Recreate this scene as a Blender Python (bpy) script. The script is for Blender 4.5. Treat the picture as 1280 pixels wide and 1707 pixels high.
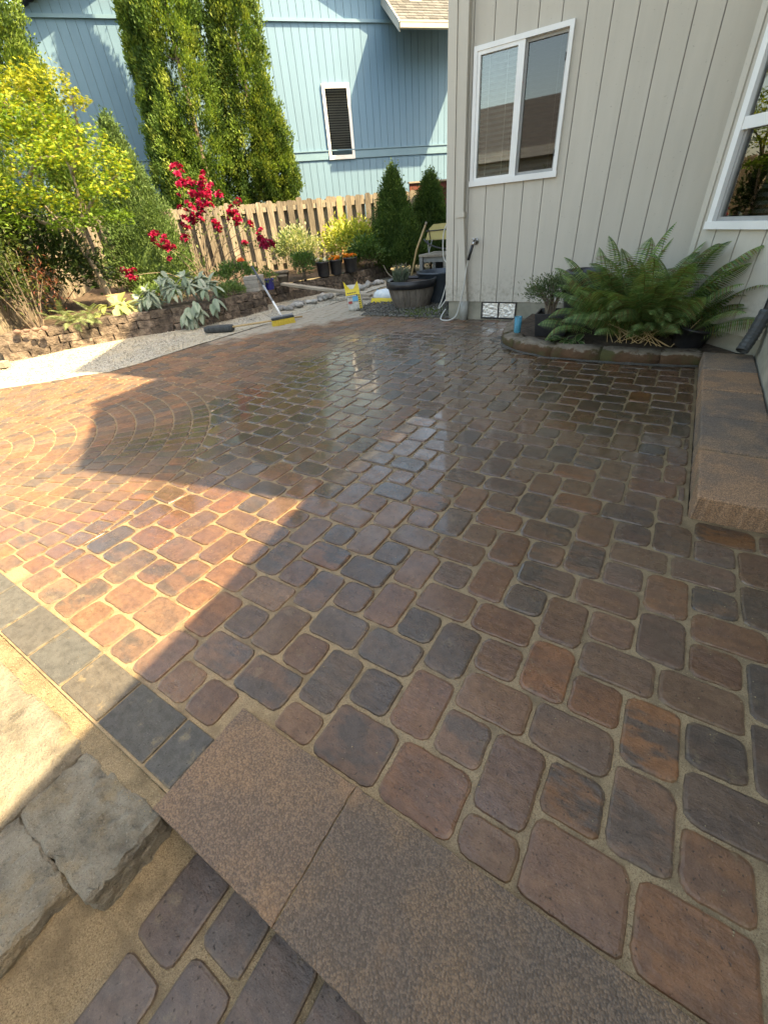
import bpy, bmesh, math, random
import numpy as np
from mathutils import Vector, Matrix, noise, Quaternion

for o in list(bpy.data.objects): bpy.data.objects.remove(o)
random.seed(11)
rng = np.random.default_rng(11)
SC = bpy.context.scene
COL = SC.collection
PI = math.pi

# ------------------------------------------------------------------ camera
# world: X runs along the grey house wall to the right, Y towards that wall, Z up (metres)
CAMH, FPX = 1.15, 691.0
pitch, roll, yaw = math.radians(35.27), math.radians(-5.3), math.radians(35.0)
fwd = Vector((-math.sin(yaw)*math.cos(pitch), math.cos(yaw)*math.cos(pitch), -math.sin(pitch)))
rgt = Vector((math.cos(yaw), math.sin(yaw), 0)); upv = rgt.cross(fwd)
r2 = math.cos(roll)*rgt + math.sin(roll)*upv
u2 = -math.sin(roll)*rgt + math.cos(roll)*upv
cd = bpy.data.cameras.new('camera'); cam = bpy.data.objects.new('camera', cd); COL.objects.link(cam)
cd.sensor_fit = 'VERTICAL'; cd.sensor_height = 24.0; cd.lens = 24.0*FPX/1707.0
cd.clip_start = 0.02; cd.clip_end = 800
M = Matrix((( r2.x, u2.x, -fwd.x, 0), (r2.y, u2.y, -fwd.y, 0), (r2.z, u2.z, -fwd.z, CAMH), (0, 0, 0, 1)))
cam.matrix_world = M
SC.camera = cam

# ------------------------------------------------------------------ sky, sun, exposure
SUN_EL = math.radians(48.0)
SUN_H = Vector((0.974, 0.228, 0)).normalized()
w = bpy.data.worlds.new('World'); SC.world = w; w.use_nodes = True
nt = w.node_tree; bg = nt.nodes['Background']
sky = nt.nodes.new('ShaderNodeTexSky'); sky.sky_type = 'NISHITA'; sky.sun_disc = False
sky.sun_elevation = SUN_EL; sky.sun_rotation = math.atan2(SUN_H.x, SUN_H.y)
sky.air_density = 1.0; sky.dust_density = 2.5; sky.ozone_density = 1.0
wb = nt.nodes.new('ShaderNodeMix'); wb.data_type = 'RGBA'; wb.blend_type = 'MULTIPLY'; wb.inputs[0].default_value = 1.0
wb.inputs[7].default_value = (1.0, 0.87, 0.67, 1)          # the camera's warm white balance, the same over the whole sky
nt.links.new(sky.outputs[0], wb.inputs[6]); nt.links.new(wb.outputs[2], bg.inputs[0]); bg.inputs[1].default_value = 0.15
sl = bpy.data.lights.new('sun', 'SUN'); sl.energy = 3.8; sl.angle = math.radians(0.53); sl.color = (1.0, 0.755, 0.43)
so = bpy.data.objects.new('sun', sl); COL.objects.link(so)
sdir = Vector((SUN_H.x*math.cos(SUN_EL), SUN_H.y*math.cos(SUN_EL), math.sin(SUN_EL)))
so.rotation_euler = sdir.to_track_quat('Z', 'Y').to_euler(); so.location = sdir*30
SC.view_settings.view_transform = 'Standard'; SC.view_settings.look = 'None'
SC.view_settings.gamma = 1.0; SC.view_settings.use_curve_mapping = False
SC.view_settings.exposure = 2.55

# ------------------------------------------------------------------ materials
def new_mat(name):
    m = bpy.data.materials.new(name); m.use_nodes = True
    t = m.node_tree; b = t.nodes['Principled BSDF']
    return m, t, b
def N(t, typ, **kw):
    n = t.nodes.new(typ)
    for k, v in kw.items():
        if k in ('operation', 'blend_type', 'data_type', 'attribute_name', 'feature', 'noise_dimensions', 'bands_direction', 'wave_type', 'interpolation_type', 'attribute_type', 'musgrave_type'):
            setattr(n, k, v)
        else:
            n.inputs[k].default_value = v
    return n
def L(t, a, b): t.links.new(a, b)
def ramp(t, fac, stops):
    r = t.nodes.new('ShaderNodeValToRGB'); e = r.color_ramp.elements
    e[0].position, e[0].color = stops[0][0], (*stops[0][1], 1)
    e[1].position, e[1].color = stops[-1][0], (*stops[-1][1], 1)
    for p, c in stops[1:-1]:
        x = e.new(p); x.color = (*c, 1)
    L(t, fac, r.inputs[0]); return r.outputs[0]
def mixc(t, f, a, b, blend='MIX'):
    m = t.nodes.new('ShaderNodeMix'); m.data_type = 'RGBA'; m.blend_type = blend
    for s, v in ((0, f), (6, a), (7, b)):
        if hasattr(v, 'links'): L(t, v, m.inputs[s])
        elif isinstance(v, (int, float)): m.inputs[s].default_value = v
        else: m.inputs[s].default_value = (*v, 1)
    return m.outputs[2]
def math_(t, op, a, b=None, clamp=False):
    m = t.nodes.new('ShaderNodeMath'); m.operation = op; m.use_clamp = clamp
    for i, v in enumerate((a, b)):
        if v is None: continue
        if hasattr(v, 'links'): L(t, v, m.inputs[i])
        else: m.inputs[i].default_value = v
    return m.outputs[0]
def maprange(t, v, a, b, c=0.0, d=1.0, smooth=True):
    m = t.nodes.new('ShaderNodeMapRange'); m.interpolation_type = 'SMOOTHSTEP' if smooth else 'LINEAR'
    L(t, v, m.inputs[0])
    for i, x in zip((1, 2, 3, 4), (a, b, c, d)): m.inputs[i].default_value = x
    return m.outputs[0]
def pos(t, scale=None, obj=False):
    if obj:
        src = t.nodes.new('ShaderNodeTexCoord').outputs['Object']
    else:
        src = t.nodes.new('ShaderNodeNewGeometry').outputs['Position']
    if scale is None: return src
    m = t.nodes.new('ShaderNodeMapping'); m.inputs['Scale'].default_value = scale
    L(t, src, m.inputs[0]); return m.outputs[0]
def nz(t, vec, scale, detail=4, rough=0.55, color=False):
    n = t.nodes.new('ShaderNodeTexNoise'); n.inputs['Scale'].default_value = scale
    n.inputs['Detail'].default_value = detail; n.inputs['Roughness'].default_value = rough
    L(t, vec, n.inputs['Vector']); return n.outputs[1 if color else 0]
def bump(t, b, h, strength=0.4, dist=0.01):
    n = t.nodes.new('ShaderNodeBump'); n.inputs['Strength'].default_value = strength
    n.inputs['Distance'].default_value = dist; L(t, h, n.inputs['Height'])
    L(t, n.outputs[0], b.inputs['Normal']); return n
def simple(name, c1, c2=None, rough=0.6, scale=8.0, bscale=None, bstr=0.3, bdist=0.005, metal=0.0, stretch=None, objrand=0.0, spec=None, lo=0.35, hi=0.65):
    m, t, b = new_mat(name)
    v = pos(t, stretch)
    if c2 is None: c2 = tuple(x*0.85 for x in c1)
    f = nz(t, v, scale, 5)
    col = ramp(t, f, [(lo, c1), (hi, c2)])
    if objrand:
        oi = t.nodes.new('ShaderNodeObjectInfo')
        k = maprange(t, oi.outputs['Random'], 0, 1, 1-objrand, 1+objrand, False)
        cc = t.nodes.new('ShaderNodeCombineColor')
        for i in range(3): L(t, k, cc.inputs[i])
        col = mixc(t, 1.0, col, cc.outputs[0], 'MULTIPLY')
    L(t, col, b.inputs['Base Color'])
    b.inputs['Roughness'].default_value = rough; b.inputs['Metallic'].default_value = metal
    if spec is not None: b.inputs['Specular IOR Level'].default_value = spec
    if bscale: bump(t, b, nz(t, v, bscale, 5), bstr, bdist)
    return m

def wet_mask(t):
    """where hosed-down water still stands: a soft blob with a ragged edge (1 wet .. 0 dry)"""
    p = pos(t); sx = t.nodes.new('ShaderNodeSeparateXYZ'); L(t, p, sx.inputs[0])
    n = nz(t, p, 1.3, 4); nn = maprange(t, n, 0.3, 0.7, -0.5, 0.5, False)
    dx = math_(t, 'DIVIDE', math_(t, 'ADD', sx.outputs[0], 1.35), 2.25)
    dy = math_(t, 'DIVIDE', math_(t, 'SUBTRACT', sx.outputs[1], 2.9), 2.75)
    d = math_(t, 'SQRT', math_(t, 'ADD', math_(t, 'MULTIPLY', dx, dx), math_(t, 'MULTIPLY', dy, dy)))
    d = math_(t, 'ADD', d, math_(t, 'MULTIPLY', nn, 0.6))
    return maprange(t, d, 0.62, 1.25, 1.0, 0.0)
def damp_mask(t):
    """the rest of the hosed area, drying: x > about -3"""
    p = pos(t); sx = t.nodes.new('ShaderNodeSeparateXYZ'); L(t, p, sx.inputs[0])
    n = maprange(t, nz(t, p, 2.0, 3), 0.3, 0.7, -0.35, 0.35, False)
    return maprange(t, math_(t, 'ADD', sx.outputs[0], n), -1.5, -0.9, 0.0, 1.0)
def dust_mask(t):
    """sweeping sand left on the far side of the paving and the side path"""
    p = pos(t); sx = t.nodes.new('ShaderNodeSeparateXYZ'); L(t, p, sx.inputs[0])
    # distance past the line through (-5.1,3.3) and (-3.7,5.35)
    k = math_(t, 'ADD', math_(t, 'MULTIPLY', sx.outputs[0], -0.826), math_(t, 'MULTIPLY', sx.outputs[1], 0.564))
    k = math_(t, 'SUBTRACT', k, 6.08)
    n = maprange(t, nz(t, p, 3.5, 5), 0.3, 0.7, -0.28, 0.28, False)
    return maprange(t, math_(t, 'ADD', k, n), -0.15, 0.3, 0.0, 1.0)

SANDC = (0.278, 0.200, 0.108)
def make_paver_mat(name, wet=True, grain=0.35):
    m, t, b = new_mat(name)
    a = N(t, 'ShaderNodeAttribute', attribute_name='ca'); c = N(t, 'ShaderNodeAttribute', attribute_name='cb')
    p = pos(t)
    # per-paver offset so that no two pavers carry the same blotch
    add = t.nodes.new('ShaderNodeVectorMath'); add.operation = 'MULTIPLY_ADD'
    L(t, c.outputs['Color'], add.inputs[0]); add.inputs[1].default_value = (97, 61, 83); L(t, p, add.inputs[2])
    mp = t.nodes.new('ShaderNodeMapping'); mp.inputs['Scale'].default_value = (7, 17, 7); L(t, add.outputs[0], mp.inputs[0])
    f = nz(t, mp.outputs[0], 1.0, 4, 0.6)
    col = mixc(t, maprange(t, f, 0.42, 0.60), a.outputs['Color'], c.outputs['Color'])
    g = nz(t, p, 260, 3, 0.7)                                # aggregate speckle
    col = mixc(t, maprange(t, g, 0.60, 0.72, 0, grain), col, (0.42, 0.36, 0.28))
    col = mixc(t, maprange(t, g, 0.42, 0.30, 0, 0.55), col, (0.03, 0.027, 0.025))
    med = nz(t, p, 38, 4)
    col = mixc(t, maprange(t, med, 0.38, 0.66, 0, 0.6), col, mixc(t, 1.0, col, (0.62, 0.60, 0.58), 'MULTIPLY'))
    ed = N(t, 'ShaderNodeAttribute', attribute_name='edge')  # sand caught on the rounded arris
    es = t.nodes.new('ShaderNodeSeparateColor'); L(t, ed.outputs['Color'], es.inputs[0])
    spill = maprange(t, nz(t, p, 16, 6, 0.7), 0.56, 0.70, 0, 0.55)
    col = mixc(t, math_(t, 'MULTIPLY', spill, es.outputs[2]), col, (0.26, 0.205, 0.115))
    pit = maprange(t, nz(t, p, 105, 3, 0.6), 0.38, 0.28, 0, 0.8)
    col = mixc(t, pit, col, (0.035, 0.028, 0.024))
    col = mixc(t, math_(t, 'MULTIPLY', es.outputs[0], maprange(t, nz(t, p, 45, 3), 0.4, 0.7, 0.0, 0.5)), col, (0.30, 0.225, 0.125))
    dm = dust_mask(t)
    col = mixc(t, math_(t, 'MULTIPLY', dm, 0.86), col, (0.36, 0.32, 0.25))
    if wet:
        wm = wet_mask(t); dp = damp_mask(t)
        wm = math_(t, 'MULTIPLY', wm, math_(t, 'SUBTRACT', 1.0, dm))
        both = math_(t, 'MAXIMUM', wm, math_(t, 'MULTIPLY', dp, 0.55))
        dark = mixc(t, 1.0, col, (0.58, 0.55, 0.52), 'MULTIPLY')
        col = mixc(t, both, col, dark)
        patch = maprange(t, nz(t, p, 5.5, 5, 0.6), 0.38, 0.62)
        r_wet = math_(t, 'ADD', 0.10, math_(t, 'MULTIPLY', patch, 0.18))
        r_damp = math_(t, 'ADD', 0.40, math_(t, 'MULTIPLY', patch, 0.2))
        r1 = math_(t, 'ADD', math_(t, 'MULTIPLY', dp, math_(t, 'SUBTRACT', r_damp, 0.75)), 0.75)
        r = math_(t, 'ADD', math_(t, 'MULTIPLY', wm, math_(t, 'SUBTRACT', r_wet, r1)), r1)
        L(t, r, b.inputs['Roughness'])
        b.inputs['Specular IOR Level'].default_value = 0.42
        film = maprange(t, nz(t, p, 9.0, 4, 0.6), 0.40, 0.62)
        cw = math_(t, 'MAXIMUM', math_(t, 'MULTIPLY', wm, math_(t, 'ADD', 0.55, math_(t, 'MULTIPLY', film, 0.45))), math_(t, 'MULTIPLY', dp, math_(t, 'ADD', 0.10, math_(t, 'MULTIPLY', film, 0.25))))
        L(t, cw, b.inputs['Coat Weight']); b.inputs['Coat IOR'].default_value = 1.42
        L(t, maprange(t, wm, 0, 1, 0.34, 0.07, False), b.inputs['Coat Roughness'])
    else:
        b.inputs['Roughness'].default_value = 0.7; b.inputs['Specular IOR Level'].default_value = 0.25
    L(t, col, b.inputs['Base Color'])
    h1 = nz(t, mp.outputs[0], 2.6, 6, 0.62)
    rel = maprange(t, es.outputs[1], 0.25, 1.0, 0.35, 2.4, False)
    h = math_(t, 'ADD', math_(t, 'MULTIPLY', h1, rel), math_(t, 'ADD', math_(t, 'MULTIPLY', nz(t, p, 190, 3), 0.5), math_(t, 'MULTIPLY', pit, -0.8)))
    bn = bump(t, b, h, 0.6, 0.007)
    if wet:
        L(t, maprange(t, both, 0, 1, 0.75, 0.42, False), bn.inputs['Strength'])
    return m
M_paver = make_paver_mat('paver_concrete')
def make_slab(name, rough=0.8):
    m, t, b = new_mat(name); p = pos(t)
    a = N(t, 'ShaderNodeAttribute', attribute_name='ca'); c = N(t, 'ShaderNodeAttribute', attribute_name='cb')
    f = nz(t, p, 4.0, 5, 0.65); col = mixc(t, maprange(t, f, 0.40, 0.58), a.outputs['Color'], c.outputs['Color'])
    v = t.nodes.new('ShaderNodeTexVoronoi'); v.inputs['Scale'].default_value = 250; L(t, p, v.inputs['Vector'])
    sp = t.nodes.new('ShaderNodeSeparateColor'); L(t, v.outputs['Color'], sp.inputs[0])
    k = maprange(t, sp.outputs[0], 0, 1, 0.66, 1.34, False)
    cc = t.nodes.new('ShaderNodeCombineColor')
    for i in range(3): L(t, k, cc.inputs[i])
    col = mixc(t, 1.0, col, cc.outputs[0], 'MULTIPLY')
    col = mixc(t, maprange(t, v.outputs['Distance'], 0.40, 0.80, 0, 0.55), col, (0.07, 0.058, 0.05))
    rust = maprange(t, nz(t, p, 6.1, 4), 0.60, 0.72, 0, 0.3); col = mixc(t, rust, col, (0.36, 0.20, 0.09))
    L(t, col, b.inputs['Base Color']); b.inputs['Roughness'].default_value = rough
    h = math_(t, 'SUBTRACT', math_(t, 'MULTIPLY', nz(t, p, 24, 4), 1.2), math_(t, 'MULTIPLY', v.outputs['Distance'], 1.0))
    bump(t, b, h, 0.55, 0.006); return m
M_slab = make_slab('cap_slab_concrete'); M_border = make_paver_mat('charcoal_border_concrete', wet=False, grain=0.35)

def make_sand(name, c1, c2, wet=True, bs=0.5):
    m, t, b = new_mat(name); p = pos(t)
    g = nz(t, p, 330, 2, 0.7); big = nz(t, p, 9, 5, 0.65)
    col = ramp(t, g, [(0.30, tuple(x*0.45 for x in c1)), (0.46, c1), (0.68, c2)])
    col = mixc(t, maprange(t, big, 0.42, 0.66, 0, 0.75), col, tuple(x*0.5 for x in c1))
    if wet:
        wm = wet_mask(t); dm = dust_mask(t)
        k = math_(t, 'MULTIPLY', wm, math_(t, 'SUBTRACT', 1.0, dm))
        col = mixc(t, math_(t, 'MULTIPLY', k, 0.5), col, mixc(t, 1.0, col, (0.6, 0.6, 0.62), 'MULTIPLY'))
        L(t, maprange(t, k, 0, 1, 0.85, 0.4, False), b.inputs['Roughness'])
    else: b.inputs['Roughness'].default_value = 0.9
    L(t, col, b.inputs['Base Color'])
    bump(t, b, math_(t, 'ADD', g, math_(t, 'MULTIPLY', nz(t, p, 60, 3), 1.5)), bs, 0.004)
    return m
M_sand = make_sand('joint_sand', SANDC, (0.33, 0.265, 0.15))
M_lowsand = make_sand('swept_sand', (0.235, 0.175, 0.095), (0.34, 0.27, 0.16), wet=False, bs=0.8)

def make_gravel():
    m, t, b = new_mat('crushed_gravel'); p = pos(t)
    v = t.nodes.new('ShaderNodeTexVoronoi'); v.inputs['Scale'].default_value = 75; L(t, p, v.inputs['Vector'])
    sp = t.nodes.new('ShaderNodeSeparateColor'); L(t, v.outputs['Color'], sp.inputs[0])
    col = ramp(t, sp.outputs[0], [(0.0, (0.20, 0.19, 0.16)), (0.5, (0.38, 0.35, 0.28)), (1.0, (0.55, 0.51, 0.42))])
    big = nz(t, p, 2.2, 5)
    col = mixc(t, maprange(t, big, 0.42, 0.6, 0, 0.75), col, (0.44, 0.39, 0.29))
    L(t, col, b.inputs['Base Color']); b.inputs['Roughness'].default_value = 0.9
    h = math_(t, 'ADD', math_(t, 'MULTIPLY', v.outputs['Distance'], -1.0), math_(t, 'MULTIPLY', nz(t, p, 14, 4), 1.2))
    bump(t, b, h, 0.7, 0.012)
    return m
M_gravel = make_gravel()
M_pebble = simple('river_stone', (0.22, 0.215, 0.20), (0.36, 0.35, 0.32), 0.8, 6, 60, 0.3, 0.004, objrand=0.35)
M_pink = simple('pink_fieldstone', (0.16, 0.095, 0.07), (0.24, 0.15, 0.11), 0.9, 12, 60, 0.4, 0.006)
M_darkgravel = simple('dark_gravel', (0.05, 0.047, 0.04), (0.15, 0.14, 0.12), 0.7, 55, 90, 0.6, 0.008)
M_soil = simple('garden_soil', (0.045, 0.03, 0.02), (0.10, 0.07, 0.045), 0.95, 18, 70, 0.8, 0.02)
M_earth = simple('bare_earth', (0.10, 0.085, 0.055), (0.16, 0.14, 0.08), 0.95, 3, 40, 0.6, 0.02)

def make_siding(name, c1, c2, streak=14, rand=0.025):
    m, t, b = new_mat(name); p = pos(t, (1, 1, 0.12))
    f = nz(t, p, streak, 5); f2 = nz(t, pos(t), 1.3, 4)
    col = ramp(t, f, [(0.3, c1), (0.7, c2)])
    col = mixc(t, maprange(t, f2, 0.4, 0.75, 0, 0.22), col, tuple(x*0.8 for x in c1))
    oi = t.nodes.new('ShaderNodeObjectInfo'); k = maprange(t, oi.outputs['Random'], 0, 1, 1-rand, 1+rand, False)
    cc = t.nodes.new('ShaderNodeCombineColor')
    for i in range(3): L(t, k, cc.inputs[i])
    col = mixc(t, 1.0, col, cc.outputs[0], 'MULTIPLY')
    sz = t.nodes.new('ShaderNodeSeparateXYZ'); L(t, pos(t), sz.inputs[0])
    low = math_(t, 'MULTIPLY', maprange(t, sz.outputs[2], 0.20, 0.62, 1.0, 0.0), maprange(t, nz(t, pos(t), 22, 5, 0.7), 0.42, 0.68, 0.0, 0.5))
    col = mixc(t, low, col, (0.20, 0.165, 0.11))
    spot = maprange(t, nz(t, pos(t), 60, 2), 0.70, 0.76, 0.0, 0.5); col = mixc(t, spot, col, (0.25, 0.22, 0.18))
    L(t, col, b.inputs['Base Color']); b.inputs['Roughness'].default_value = 0.72
    bump(t, b, math_(t, 'ADD', nz(t, pos(t, (1, 1, 0.06)), 90, 4), nz(t, pos(t), 160, 2)), 0.25, 0.003)
    return m
M_grey = make_siding('grey_siding_paint', (0.500, 0.465, 0.395), (0.535, 0.497, 0.425))
M_blue = make_siding('blue_siding_paint', (0.115, 0.210, 0.300), (0.125, 0.225, 0.318))
M_bluetrim = simple('blue_trim_paint', (0.125, 0.225, 0.298), (0.137, 0.24, 0.315), 0.6, 5, 80, 0.2, 0.003)
M_bluegroove = simple('blue_groove_shadow_line', (0.12, 0.19, 0.22), None, 0.8, 8)
M_greygroove = simple('grey_groove_shade', (0.30, 0.275, 0.245), None, 0.8, 8)  # groove shade put into the colour, darker than the boards
M_white = simple('white_vinyl', (0.80, 0.80, 0.79), (0.72, 0.72, 0.70), 0.35, 3, 120, 0.08, 0.002)
M_offwhite = simple('cream_gutter_paint', (0.40, 0.375, 0.30), (0.35, 0.33, 0.265), 0.5, 5)
M_screen = simple('grey_sash', (0.34, 0.34, 0.33), None, 0.45, 8)
M_black = simple('black_plastic', (0.014, 0.014, 0.016), (0.024, 0.024, 0.027), 0.38, 20, 60, 0.12, 0.003)
M_dark = simple('dark_interior', (0.012, 0.012, 0.012), None, 0.95, 5)
M_blind = simple('blind_slat', (0.15, 0.155, 0.155), (0.19, 0.195, 0.195), 0.55, 5)
M_blind2 = simple('blind_slat_tan', (0.16, 0.152, 0.125), (0.13, 0.122, 0.10), 0.6, 5)
def make_oldconcrete():
    m, t, b = new_mat('old_concrete'); p = pos(t)
    col = ramp(t, nz(t, p, 7, 7, 0.68), [(0.30, (0.085, 0.075, 0.055)), (0.46, (0.215, 0.19, 0.14)), (0.60, (0.29, 0.26, 0.195)), (0.75, (0.16, 0.14, 0.10))])
    sand = maprange(t, nz(t, p, 4, 5), 0.5, 0.62); col = mixc(t, math_(t, 'MULTIPLY', sand, 0.8), col, (0.26, 0.195, 0.10))
    g = nz(t, p, 240, 3, 0.7); col = mixc(t, maprange(t, g, 0.45, 0.32, 0, 0.6), col, (0.05, 0.045, 0.035)); col = mixc(t, maprange(t, g, 0.6, 0.72, 0, 0.5), col, (0.5, 0.47, 0.40))
    L(t, col, b.inputs['Base Color']); b.inputs['Roughness'].default_value = 0.95
    h = math_(t, 'ADD', math_(t, 'MULTIPLY', nz(t, p, 28, 6, 0.65), 2.0), math_(t, 'MULTIPLY', g, 0.6)); bump(t, b, h, 0.9, 0.014); return m
M_concrete = make_oldconcrete()
M_found = simple('foundation_concrete', (0.36, 0.33, 0.26), (0.23, 0.22, 0.17), 0.9, 5, 60, 0.4, 0.006)
M_shingle = simple('roof_shingle', (0.080, 0.082, 0.078), (0.125, 0.127, 0.12), 0.95, 40, 120, 0.5, 0.006, objrand=0.3)
M_fascia = simple('white_fascia', (0.52, 0.52, 0.50), None, 0.5, 4)
M_blacktrim = simple('dark_drip_edge', (0.03, 0.028, 0.026), None, 0.6, 4)
M_red = simple('red_brown_stain', (0.16, 0.035, 0.018), (0.10, 0.024, 0.014), 0.6, 10, 60, 0.3, 0.004, stretch=(1, 1, 0.15))
M_metal = simple('galvanised_metal', (0.55, 0.55, 0.55), None, 0.3, 12, metal=1.0)
M_brass = simple('brass_faucet', (0.55, 0.45, 0.28), None, 0.3, 12, metal=1.0)
M_hose = simple('white_hose', (0.56, 0.56, 0.52), None, 0.45, 10)
M_pvc = simple('grey_pipe', (0.36, 0.36, 0.33), (0.28, 0.28, 0.25), 0.6, 8)

def make_wood(name, c1, c2, c3=None, scale=5.0, rough=0.8, rand=0.25, axis=2):
    m, t, b = new_mat(name)
    st = [9, 9, 9]; st[axis] = 0.7
    p = pos(t, tuple(st)); f = nz(t, p, scale, 6, 0.62)
    col = ramp(t, f, [(0.28, c1), (0.5, c2), (0.74, c3 or c2)])
    f2 = nz(t, pos(t), 2.0, 4)
    col = mixc(t, maprange(t, f2, 0.42, 0.7, 0, 0.55), col, mixc(t, 1.0, col, (0.52, 0.50, 0.46), 'MULTIPLY'))
    oi = t.nodes.new('ShaderNodeObjectInfo'); k = maprange(t, oi.outputs['Random'], 0, 1, 1-rand, 1+rand, False)
    cc = t.nodes.new('ShaderNodeCombineColor')
    for i in range(3): L(t, k, cc.inputs[i])
    col = mixc(t, 1.0, col, cc.outputs[0], 'MULTIPLY')
    L(t, col, b.inputs['Base Color']); b.inputs['Roughness'].default_value = rough
    bump(t, b, f, 0.5, 0.006)
    return m
M_fence = make_wood('weathered_cedar', (0.060, 0.051, 0.038), (0.185, 0.158, 0.115), (0.30, 0.268, 0.205), 5.0, 0.9, 0.40)
M_newwood = make_wood('new_cedar', (0.36, 0.21, 0.09), (0.46, 0.28, 0.13), None, 4.0)
M_plank = make_wood('grey_plank', (0.17, 0.14, 0.105), (0.30, 0.26, 0.20), None, 6.0, axis=1)
M_barrel = make_wood('barrel_stave', (0.10, 0.085, 0.07), (0.17, 0.145, 0.12), (0.21, 0.185, 0.155), 5.0, 0.6)
M_handle = make_wood('wood_handle', (0.42, 0.28, 0.12), (0.55, 0.40, 0.19), None, 5.0, 0.55)
M_bark = simple('bark', (0.13, 0.10, 0.075), (0.22, 0.18, 0.13), 0.9, 18, 50, 0.6, 0.01, stretch=(1, 1, 0.3))
M_pale_bark = simple('pale_bark', (0.30, 0.26, 0.19), (0.20, 0.17, 0.12), 0.9, 12, 50, 0.4, 0.006, stretch=(1, 1, 0.3))
M_wallstone = simple('split_wall_stone', (0.062, 0.048, 0.038), (0.185, 0.148, 0.112), 0.95, 16, 45, 1.0, 0.03, objrand=0.4)
M_brickgrey = simple('grey_brick', (0.26, 0.245, 0.22), (0.33, 0.31, 0.27), 0.9, 20, 80, 0.4, 0.005, objrand=0.12)
M_yellow = simple('yellow_bag_plastic', (0.72, 0.55, 0.02), (0.66, 0.50, 0.02), 0.4, 9, 30, 0.5, 0.01)
M_bagwhite = simple('white_bag_plastic', (0.42, 0.41, 0.37), (0.55, 0.54, 0.49), 0.4, 30, 30, 0.5, 0.01)
M_baginside = simple('white_bag_lining', (0.74, 0.72, 0.66), None, 0.5, 10)
M_bagblue = simple('blue_print', (0.06, 0.26, 0.45), (0.10, 0.32, 0.50), 0.4, 10)
M_bagred = simple('red_print', (0.30, 0.03, 0.02), None, 0.4, 10)
M_ink = simple('black_print', (0.015, 0.015, 0.013), None, 0.4, 10)
M_bristle = simple('yellow_bristle', (0.66, 0.50, 0.06), (0.50, 0.36, 0.03), 0.7, 90, 140, 0.9, 0.02, stretch=(1, 1, 0.1))
M_darkbristle = simple('dark_bristle', (0.03, 0.036, 0.04), (0.065, 0.075, 0.08), 0.7, 70, 140, 0.9, 0.02, stretch=(1, 1, 0.2))
M_alu = simple('painted_steel_handle', (0.42, 0.43, 0.44), (0.28, 0.30, 0.33), 0.4, 6)
M_blueglaze = simple('blue_glazed_pot', (0.03, 0.03, 0.20), (0.05, 0.05, 0.28), 0.25, 6)
M_clay = simple('old_clay_pot', (0.14, 0.12, 0.09), (0.20, 0.17, 0.13), 0.8, 9)
M_glazeblack = simple('black_glazed_pot', (0.018, 0.018, 0.022), (0.04, 0.04, 0.046), 0.28, 7, 20, 0.3, 0.01)
M_tray = simple('faded_yellow_tray', (0.50, 0.42, 0.16), (0.40, 0.33, 0.12), 0.55, 7)
M_cabinet = simple('grey_bench_paint', (0.16, 0.16, 0.15), (0.22, 0.22, 0.205), 0.7, 6)
M_rubber = simple('grey_flex_spout', (0.045, 0.047, 0.047), (0.065, 0.068, 0.068), 0.6, 9)

def make_moss():
    m, t, b = new_mat('mossy_kerb_stone'); p = pos(t)
    geo = t.nodes.new('ShaderNodeNewGeometry'); sz = t.nodes.new('ShaderNodeSeparateXYZ'); L(t, geo.outputs['Normal'], sz.inputs[0])
    base = ramp(t, nz(t, p, 11, 5), [(0.35, (0.15, 0.12, 0.085)), (0.65, (0.24, 0.195, 0.145))])
    moss = ramp(t, nz(t, p, 5, 4), [(0.38, (0.055, 0.052, 0.010)), (0.52, (0.075, 0.036, 0.012)), (0.68, (0.11, 0.055, 0.025))])
    side = maprange(t, math_(t, 'ADD', sz.outputs[2], maprange(t, nz(t, p, 20, 4), 0.3, 0.7, -0.35, 0.35, False)), 0.88, 0.55)
    col = mixc(t, math_(t, 'MULTIPLY', side, 0.92), base, moss)
    L(t, col, b.inputs['Base Color']); b.inputs['Roughness'].default_value = 0.95
    bump(t, b, math_(t, 'ADD', nz(t, p, 90, 4), nz(t, p, 25, 4)), 0.8, 0.012)
    return m
M_moss = make_moss()
def make_foil():
    m, t, b = new_mat('crinkled_foil'); p = pos(t)
    b.inputs['Base Color'].default_value = (0.75, 0.75, 0.74, 1); b.inputs['Metallic'].default_value = 1.0; b.inputs['Roughness'].default_value = 0.42
    bump(t, b, nz(t, p, 30, 4), 0.6, 0.02); return m
M_foil = make_foil()
def make_glass(name, tint=(1, 1, 1), base=0.07):
    m = bpy.data.materials.new(name); m.use_nodes = True; t = m.node_tree
    for n in list(t.nodes): t.nodes.remove(n)
    out = t.nodes.new('ShaderNodeOutputMaterial'); mx = t.nodes.new('ShaderNodeMixShader')
    tr = t.nodes.new('ShaderNodeBsdfTransparent'); tr.inputs[0].default_value = (*tint, 1)
    gl = t.nodes.new('ShaderNodeBsdfGlossy'); gl.inputs['Roughness'].default_value = 0.01
    fr = t.nodes.new('ShaderNodeFresnel'); fr.inputs[0].default_value = 1.5
    L(t, math_(t, 'ADD', math_(t, 'MULTIPLY', fr.outputs[0], 1.9), base, True), mx.inputs[0])
    L(t, tr.outputs[0], mx.inputs[1]); L(t, gl.outputs[0], mx.inputs[2]); L(t, mx.outputs[0], out.inputs[0])
    return m
M_glass = make_glass('window_glass', (0.80, 0.84, 0.83), 0.06)
M_farglass = make_glass('far_window_glass', (0.9, 0.9, 0.88), 0.0)
M_darkglass = make_glass('screened_glass', (0.42, 0.44, 0.46), 0.02)
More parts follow.
